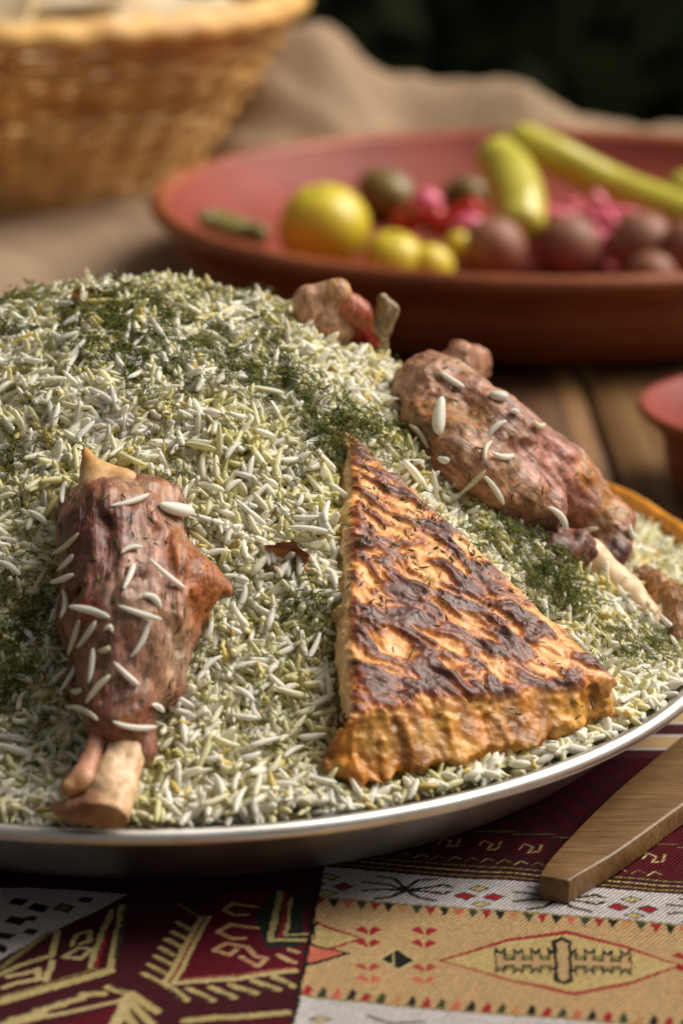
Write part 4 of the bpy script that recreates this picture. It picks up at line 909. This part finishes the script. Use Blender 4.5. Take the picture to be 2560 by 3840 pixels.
q4 = np.stack([i * ns_ + j, i * ns_ + (j + 1) % ns_, (i + 1) * ns_ + (j + 1) % ns_, (i + 1) * ns_ + j], 1)
c0_ = len(vv); vv = np.r_[vv, [vv[:ns_].mean(0)], [vv[-ns_:].mean(0)]]
t3 = np.array([[c0_, (a + 1) % ns_, a] for a in range(ns_)] + [[c0_ + 1, (m_ - 1) * ns_ + a, (m_ - 1) * ns_ + (a + 1) % ns_] for a in range(ns_)])
sm_ = M('spoon_wood', (.3, .16, .07), .45); rot = -math.atan2(dirn[1], dirn[0])
gv = sm_.coord('Object', (55, 900, 300), (0, 0, rot)); gn = sm_.noise(1, 5, .6, gv); gn2 = sm_.noise(70, 4, .6)
sm_.color(sm_.mix(sm_.ramp(gn, [(.30, (.085, .042, .014)), (.5, (.15, .080, .029)), (.68, (.21, .12, .047))]), sm_.ramp(gn2, [(.3, (.70, .64, .58)), (.6, (1.05, 1.03, 1.0))]), .8, 'MULTIPLY')); sm_.bump(gn, .0002, .5); sm_.rough(gn2, .36, .55); sm_.bump(gn2, .0006, .4)
me = mesh('wooden_spoon', vv, [q4, t3], smooth=False)
bv_ = obj('wooden_spoon', me, sm_.m); tag(bv_, 'brown wooden spoon with flat squared handle lying beside the platter', 'spoon')
md = bv_.modifiers.new('bevel', 'BEVEL'); md.width = .0005; md.segments = 2; md.limit_method = 'ANGLE'; md.angle_limit = R(25)

# ================================================================== BURLAP
X_, Y_ = np.meshgrid(np.linspace(-.75, .36, 150), np.linspace(1.12, 2.0, 120), indexing='ij'); bxy = np.stack([X_.ravel(), Y_.ravel()], 1)
def gauss(cx, cy, sx, sy, a): return a * np.exp(-(((bxy[:, 0] - cx) / sx) ** 2 + ((bxy[:, 1] - cy) / sy) ** 2))
h1 = atY(1010, 225, 1.90); h2 = atY(1550, 362, 1.93); 
def sgauss(cx, cy, sx, sy, a): return a * np.exp(-np.abs((bxy[:, 0] - cx) / sx) ** 3.2 - np.abs((bxy[:, 1] - cy) / sy) ** 2.2)
rum = fbm(np.c_[bxy * 11, bxy[:, :1] * 0], 3); fold = 1 - np.abs(perlin(np.c_[bxy[:, 0] * 10 + bxy[:, 1] * 7, bxy[:, 1] * 14, bxy[:, 0] * 0])) * 2
bz = .005 + sgauss(-.036, 1.885, .060, .075, h1[2] + .004) + sgauss(.085, 1.94, .105, .05, h2[2] - .004) + sgauss(-.30, 1.98, .22, .05, .03) + .007 * rum + .011 * fold * sstep(1.55, 1.75, bxy[:, 1]) + .004 * (1 - 2.4 * np.abs(perlin(np.c_[bxy[:, 0] * 26 + bxy[:, 1] * 9, bxy[:, 1] * 20, bxy[:, 0] * 0 + 4])))
bz = np.maximum(bz, .002) 
bz[np.hypot(bxy[:, 0] - .121, bxy[:, 1] - 1.478) < .20] = .0015
nb = 120; i, j = np.meshgrid(np.arange(149), np.arange(nb - 1), indexing='ij'); i = i.ravel(); j = j.ravel()
bfc = np.stack([i * nb + j, (i + 1) * nb + j, (i + 1) * nb + j + 1, i * nb + j + 1], 1)
dk = bxy[bfc[:, 0]]; lim = 1.165 + .05 * np.sin(dk[:, 0] * 14)
keep = (dk[:, 1] > 1.30 + .45 * sstep(-.16, .02, dk[:, 0]) + .01 * np.sin(dk[:, 0] * 40)) & ((dk[:, 0] < .33))
bfc = bfc[keep]
bu = M('burlap', (.42, .28, .17), .95, spec=.1)
w1 = bu.node('ShaderNodeTexWave', Scale=110, Distortion=.8); w2 = bu.node('ShaderNodeTexWave', Scale=110, Distortion=.8, bands_direction='Y'); bu.l.new(bu.coord(), w1.inputs[0]); bu.l.new(bu.coord(), w2.inputs[0])
mx = bu.mix(w1.outputs['Color'], w2.outputs['Color'], .5); bu.color(bu.mix((.20, .132, .084), (.45, .325, .22), mx)); bu.bump(mx, .0008, .6)
o = obj('burlap', mesh('burlap', np.c_[bxy, bz], bfc), bu.m); so = o.modifiers.new('thick', 'SOLIDIFY'); so.thickness = .0012; so.offset = 1
tag(o, 'rumpled beige burlap cloth under the basket and behind the clay bowl', 'cloth')

# ================================================================== WICKER BASKET
BC = np.array([-.257, 1.79]); bh0, bh1 = .012, .140; br0, br1 = .142, .222
wk = M('wicker', (.5, .26, .085), .5); oi = wk.node('ShaderNodeObjectInfo')
wk.color(wk.mix(wk.ramp(oi.outputs['Random'], [(0, (.72, .38, .095)), (.5, (.84, .50, .16)), (1, (.90, .62, .27))]), wk.ramp(wk.noise(38, 4), [(.32, (.62, .52, .42)), (.55, (1, 1, 1))]), .9, 'MULTIPLY')); wk.bump(wk.noise(300, 3), .0006)
basket = empty('wicker_basket', 'round golden wicker basket flaring to a thick rim, filled with flatbread', 'basket', (BC[0], BC[1], bh0))
NS = 34; rows = 19
def brad(t): return br0 + (br1 - br0) * t ** .92
for k in range(rows):
    t = (k + .5) / rows; th = np.linspace(0, 2 * np.pi, NS * 6, endpoint=False)
    rr2 = brad(t) + .0035 * np.sin(th * NS / 2 + np.pi * k) + .0006 * rng.normal(); z = bh0 + .006 + (bh1 - bh0 - .012) * t
    path = np.stack([BC[0] + rr2 * np.cos(th), BC[1] + rr2 * np.sin(th), z + .0012 * np.sin(th * 3 + k) + .0007 * rng.normal(size=len(th))], 1)
    v, f = tube(path, .0034 * rng.uniform(.85, 1.12), 6, closed=True); adopt(obj('weaver', mesh('weaver', v, f), wk.m), basket)
for k in range(NS):
    a = 2 * np.pi * (k + .5) / NS; tt_ = np.linspace(-.03, 1.02, 8)
    path = np.stack([BC[0] + brad(np.clip(tt_, 0, 2)) * math.cos(a), BC[1] + brad(np.clip(tt_, 0, 2)) * math.sin(a), bh0 + .004 + (bh1 - bh0 - .006) * tt_], 1)
    v, f = tube(path, .0028, 6, up=(math.cos(a + 1.57), math.sin(a + 1.57), 0)); adopt(obj('stake', mesh('stake', v, f), wk.m), basket)
for nm, rad, z, r_ in (('rim', br1 + .003, bh1, .0085), ('rim_wrap', br1 - .004, bh1 + .006, .0055), ('foot_ring', br0, bh0 + .004, .0062)):
    th = np.linspace(0, 2 * np.pi, 160, endpoint=False); rr2 = rad + .0012 * np.sin(th * 40)
    v, f = tube(np.stack([BC[0] + rr2 * np.cos(th), BC[1] + rr2 * np.sin(th), z + .0012 * np.cos(th * 40)], 1), r_, 10, closed=True); adopt(obj(nm, mesh(nm, v, f), wk.m), basket)
v, f = lathe([(0, bh0 + .002), (br0, bh0 + .002), (br0, bh0 + .007), (0, bh0 + .007)], 60, (BC[0], BC[1], 0), closed=False); adopt(obj('base', mesh('base', v, f), wk.m), basket)
# flatbread in the basket
fb = M('flatbread', (.68, .55, .36), .75); fb.color(fb.ramp(fb.noise(22, 5, .6), [(.35, (.62, .40, .14)), (.48, (.70, .58, .40)), (.65, (.78, .70, .55))])); fb.bump(fb.noise(90, 4), .002)
def bread(label, cx, cy, z, rx, ry, rotz, fold, seed, lean=0):
    n = 36; t = np.linspace(-1, 1, n); Ug, Vg = np.meshgrid(t, t, indexing='ij'); a = Ug.ravel(); b = Vg.ravel(); k = np.sqrt(np.clip(1 - b * b / 2, 0, 1)); k2 = np.sqrt(np.clip(1 - a * a / 2, 0, 1))
    x = a * k * rx; y = b * k2 * ry; zz_ = fold * np.abs(x / rx) ** 1.6 * rx + .008 * perlin(np.c_[x * 22 + seed, y * 22, x * 0]) + lean * y
    ca_, sa_ = math.cos(rotz), math.sin(rotz); top = np.stack([cx + x * ca_ - y * sa_, cy + x * sa_ + y * ca_, z + zz_], 1)
    i, j = np.meshgrid(np.arange(n - 1), np.arange(n - 1), indexing='ij'); i = i.ravel(); j = j.ravel()
    o = obj('flatbread', mesh('flatbread', top, np.stack([i * n + j, (i + 1) * n + j, (i + 1) * n + j + 1, i * n + j + 1], 1)), fb.m); s = o.modifiers.new('thick', 'SOLIDIFY'); s.thickness = .006; s.offset = 0
    return tag(o, label, 'bread')
bread('large pale flatbread sheet lying across the wicker basket', BC[0] + .01, BC[1] + .0, .118, .17, .17, .3, .10, 1)
bread('flatbread piece folded upright at the front of the basket', BC[0] - .02, BC[1] - .10, .140, .07, .06, .5, .55, 7, .5)
bread('second folded flatbread piece tucked behind the upright one', BC[0] - .09, BC[1] - .03, .158, .07, .07, 1.2, .5, 13, .4)
bread('golden flatbread piece resting highest in the basket', BC[0] + .03, BC[1] + .06, .152, .08, .07, 2.2, .3, 21, .2)

# ================================================================== CLAY BOWL AND PICKLES
BO = np.array([.121, 1.478]); bz0 = .0022
prof = [(0, bz0), (.196, bz0), (.204, bz0 + .002), (.209, .009), (.2135, .0175), (.2165, .0195), (.2160, .0215), (.2190, .0260), (.2215, .0275), (.2210, .0295), (.2235, .0350), (.2255, .0395), (.2290, .0440), (.2345, .0485), (.2385, .0525), (.2395, .0560), (.2380, .0592), (.2345, .0607), (.2305, .0600), (.2270, .0570), (.2240, .0525), (.215, .042), (.200, .0305), (.18, .0225), (.15, .0175), (.08, .0155), (0, .0150)]
v, f = lathe(prof, 160, (BO[0], BO[1], 0), closed=False)
tm = M('terracotta', (.33, .085, .035), .42, spec=.5); gz = tm.coord('Object')
sx = tm.node('ShaderNodeSeparateXYZ'); tm.l.new(gz, sx.inputs[0])
tn = tm.noise(14, 5, .6); tm.color(tm.ramp(tn, [(.3, (.20, .045, .014)), (.55, (.31, .082, .026)), (.75, (.38, .115, .04))])); tm.rough(tn, .32, .55); tm.bump(tm.noise(160, 4), .0008, .4)
bowl = empty('clay_bowl', 'wide shallow terracotta bowl of pickles behind the platter', 'bowl', (BO[0], BO[1], bz0))
kk = 20
nprof = len(prof)
fi = f.reshape(160, nprof - 1, 4)
adopt(obj('shell', mesh('shell', v, fi[:, :19].reshape(-1, 4)), tm.m), bowl)
gz_ = M('red_glaze', (.40, .07, .05), 0.62, spec=.28); gz_.color(gz_.ramp(gz_.noise(18, 4), [(.3, (.20, .030, .020)), (.7, (.30, .056, .036))])); gz_.set('Coat Weight', .05); gz_.set('Coat Roughness', .38)
adopt(obj('glazed_inside', mesh('glazed_inside', v, fi[:, 19:].reshape(-1, 4)), gz_.m), bowl)
def binz(x, y):
    r = math.hypot(x - BO[0], y - BO[1]); return float(np.interp(r, [0, .08, .15, .18, .2, .215, .224], [.015, .0155, .0175, .0225, .0305, .042, .0525]))
def fruit_mat(name, a, b, rough=.38, sssw=.15):
    m = M(name, a, rough, spec=.5); m.color(m.ramp(m.noise(26, 4), [(.3, a), (.7, b)])); m.bump(m.noise(70, 4), .0016, .5); m.sss(sssw, .006, (1, .7, .2)); return m.m
yt = fruit_mat('pickled_yellow', (.58, .46, .02), (.70, .58, .05)); pr_ = fruit_mat('pickled_plum', (.21, .080, .045), (.31, .125, .075), .55, .0); ol = fruit_mat('olive_brown', (.12, .09, .025), (.25, .17, .035), .4, .05); pep = fruit_mat('pickled_pepper', (.46, .42, .03), (.62, .56, .10), .3)
pk_ = fruit_mat('pink_cabbage', (.66, .09, .19), (.80, .22, .32), .35); rd = fruit_mat('red_pepper', (.45, .012, .014), (.55, .05, .02), .3); dg = fruit_mat('green_pickle', (.10, .10, .02), (.16, .15, .03), .4, .05)
stm = M('stem', (.22, .17, .06), .7).m
def ball(name, label, cat, px, py, rpx, mat, sq=(1, 1, .95), group=None, dimple=0.0, stack=0.0, lump_=.08):
    zc_ = .04
    for _ in range(6):
        c_ = atZ(px, py, zc_); rad = rpx / FPX * np.linalg.norm(c_ - CAM); zc_ = max(binz(c_[0], c_[1]), binz(c_[0], c_[1] - rad * .6) - rad * .15, binz(c_[0] + rad * .6, c_[1]) - rad * .15) + rad * sq[2] + stack
    n = 28; m = 16; ph = np.linspace(0, np.pi, m); rad2 = np.sin(ph); zz_ = np.cos(ph) - dimple * np.exp(-(ph / .35) ** 2)
    v, f = lathe(np.stack([rad2, zz_], 1), n, closed=False); v = v * np.array(sq) * rad; v *= (1 + lump_ * perlin(v * 40 + px))[:, None]
    root = empty(name, label, cat, tuple(c_), group); root.rotation_euler = (rng.uniform(-.5, .5), rng.uniform(-.4, .5), rng.uniform(0, 6))
    obj('flesh', mesh('flesh', v, f), mat, root)
    vs, fs = tube(np.array([[0, 0, (.97 - dimple) * rad * sq[2]], [.0006, 0, (1.04 - dimple) * rad * sq[2]]]), .0022, 7); obj('stem_scar', mesh('stem_scar', vs, fs), stm, root)
    return c_, rad
ball('pickled_tomato', 'large round yellow pickled tomato beside the glazed bowl wall', 'pickle', 1215, 850, 170, yt, (1, 1, .97), dimple=.08)
ball('pickled_tomato', 'medium yellow pickled tomato low against the front rim of the bowl', 'pickle', 1475, 975, 115, yt, dimple=.06)
ball('pickled_tomato', 'small yellow pickled tomato half hidden by the bowl rim', 'pickle', 1610, 1000, 92, yt, dimple=.06)
gp = 'round brown pickled plums in the bowl'
for k, (a, b, r_) in enumerate(((1850, 930, 122), (2130, 918, 120), (2400, 910, 122), (2580, 935, 110), (2440, 1030, 92))):
    ball('pickled_plum', ['round reddish brown pickled plum beside the small yellow tomato', 'round reddish brown pickled plum in front of the pink cabbage', 'round reddish brown pickled plum under the long green pepper', 'round reddish brown pickled plum at the end of the row', 'reddish brown pickled plum sunk behind the front rim'][k], 'pickle', a, b, r_, pr_, group=gp)
ball('brown_olive', 'large olive brown pickle in the middle of the bowl', 'pickle', 1450, 730, 105, ol, (1.15, 1, .9)); ball('brown_olive', 'smaller olive brown pickle behind the red pepper strips', 'pickle', 1745, 735, 85, ol, (1.1, 1, .85))
ball('pickled_tomato', 'small yellow pickled tomato behind the long pepper', 'pickle', 2390, 655, 75, yt); ball('pickled_tomato', 'yellow green pickled tomato past the far end of the long pepper', 'pickle', 2560, 720, 80, pep)
def pepper(label, pts, radii, name='pickled_pepper', mat=None, cat='pickle', wob=.0):
    P_ = spline(np.array(pts), 30); rr_2 = np.interp(np.linspace(0, 1, 30), np.linspace(0, 1, len(radii)), radii); e = np.linspace(0, 1, 30); rr_2 = rr_2 * np.clip(np.minimum(e, 1 - e) * 14, 0, 1) ** .5 + .0004
    v, f = tube(P_, rr_2, 16); v = v + .0011 * np.stack([perlin(v * 70 + k * 5) for k in range(3)], 1)
    root = empty(name, label, cat, tuple(P_[0])); b_ = obj('flesh', mesh('flesh', v, f), mat or pep); adopt(b_, root)
    d_ = P_[0] - P_[2]; d_ /= np.linalg.norm(d_); vs, fs = tube(np.array([P_[0] - d_ * .001, P_[0] + d_ * .006]), .0026, 7); adopt(obj('stem', mesh('stem', vs, fs), stm), root)
pepper('short curved yellow green pickled pepper standing in the bowl', [atY(1835, 560, 1.52), atY(1900, 640, 1.50), atY(1945, 760, 1.47), atY(1950, 880, 1.44)], [.013, .0165, .0165, .013])
pepper('long yellow green pickled pepper lying across the bowl', [atY(1890, 505, 1.55), atY(2080, 585, 1.54), atY(2300, 700, 1.53), atY(2520, 790, 1.51), atY(2680, 830, 1.50)], [.0125, .0120, .0125, .0135, .012])
pepper('olive green pickle slice flat on the bowl wall', [atZ(760, 818, .050), atZ(880, 850, .036), atZ(1010, 890, .030)], [.005, .0075, .006], 'pickle_slice', dg)
for k, (pts, r_, mt, lb) in enumerate(((((1480, 870), (1580, 815), (1680, 860)), .009, rd, 'bright red pickled pepper strip next to the olive brown pickle'), (((1620, 880), (1720, 840), (1800, 770)), .009, rd, 'red pickled pepper strip leaning toward the short pepper'), (((1550, 800), (1600, 775), (1640, 800)), .009, pk_, 'magenta beet piece on top of the red pepper strip'),
                                      (((1700, 900), (1760, 860), (1800, 880)), .008, pk_, 'pink cabbage shred beside the first brown plum'), (((1690, 950), (1720, 930), (1760, 940)), .008, yt, 'yellow pickle shred between the tomato and the plum'))):
    pepper(lb, [atY(a, b - 15, 1.47 - .010 * k) for a, b in pts], [r_ * .8, r_, r_ * .7], 'pickle_strip', mt)
q = lambda x, y, dy=0: atY(x, y, 1.50 + dy)
cab = empty('pickled_cabbage', 'heap of shredded hot pink pickled cabbage behind the brown plums', 'pickle', tuple(q(2150, 950)))
for k in range(26):
    cx_, cy_ = rng.uniform(2030, 2290), rng.uniform(760, 960); a_ = rng.uniform(0, 3.14); ln2 = rng.uniform(60, 130); dy_ = rng.uniform(-.035, .005)
    pts = [q(cx_ + t * ln2 * math.cos(a_) + 30 * math.sin(t * 2 + k), cy_ + t * ln2 * .7 * math.sin(a_) + 22 * t * t, dy_) for t in (-1, -.3, .4, 1)]
    v, f = tube(spline(pts, 14), .0056 * rng.uniform(.6, 1.2), 7, flat=.5); adopt(obj('shred', mesh('shred', v, f), pk_), cab)

# small clay cup at the right
CU = np.array([.197, 1.057])
prof = [(0, .0018), (.040, .0018), (.044, .004), (.0475, .012), (.049, .020), (.0500, .027), (.0530, .033), (.0595, .0385), (.0620, .0415), (.0610, .0440), (.0585, .0440), (.0550, .0400), (.0490, .0330), (.0450, .020), (.040, .010), (.02, .0065), (0, .006)]
v, f = lathe(prof, 80, (CU[0], CU[1], 0), closed=False); fi = f.reshape(80, len(prof) - 1, 4)
cup = empty('clay_cup', 'small dark terracotta cup with glazed inside at the right', 'cup', (CU[0], CU[1], .0018))
adopt(obj('shell', mesh('shell', v, fi[:, :9].reshape(-1, 4)), tm.m), cup); adopt(obj('glazed_inside', mesh('glazed_inside', v, fi[:, 9:].reshape(-1, 4)), gz_.m), cup)
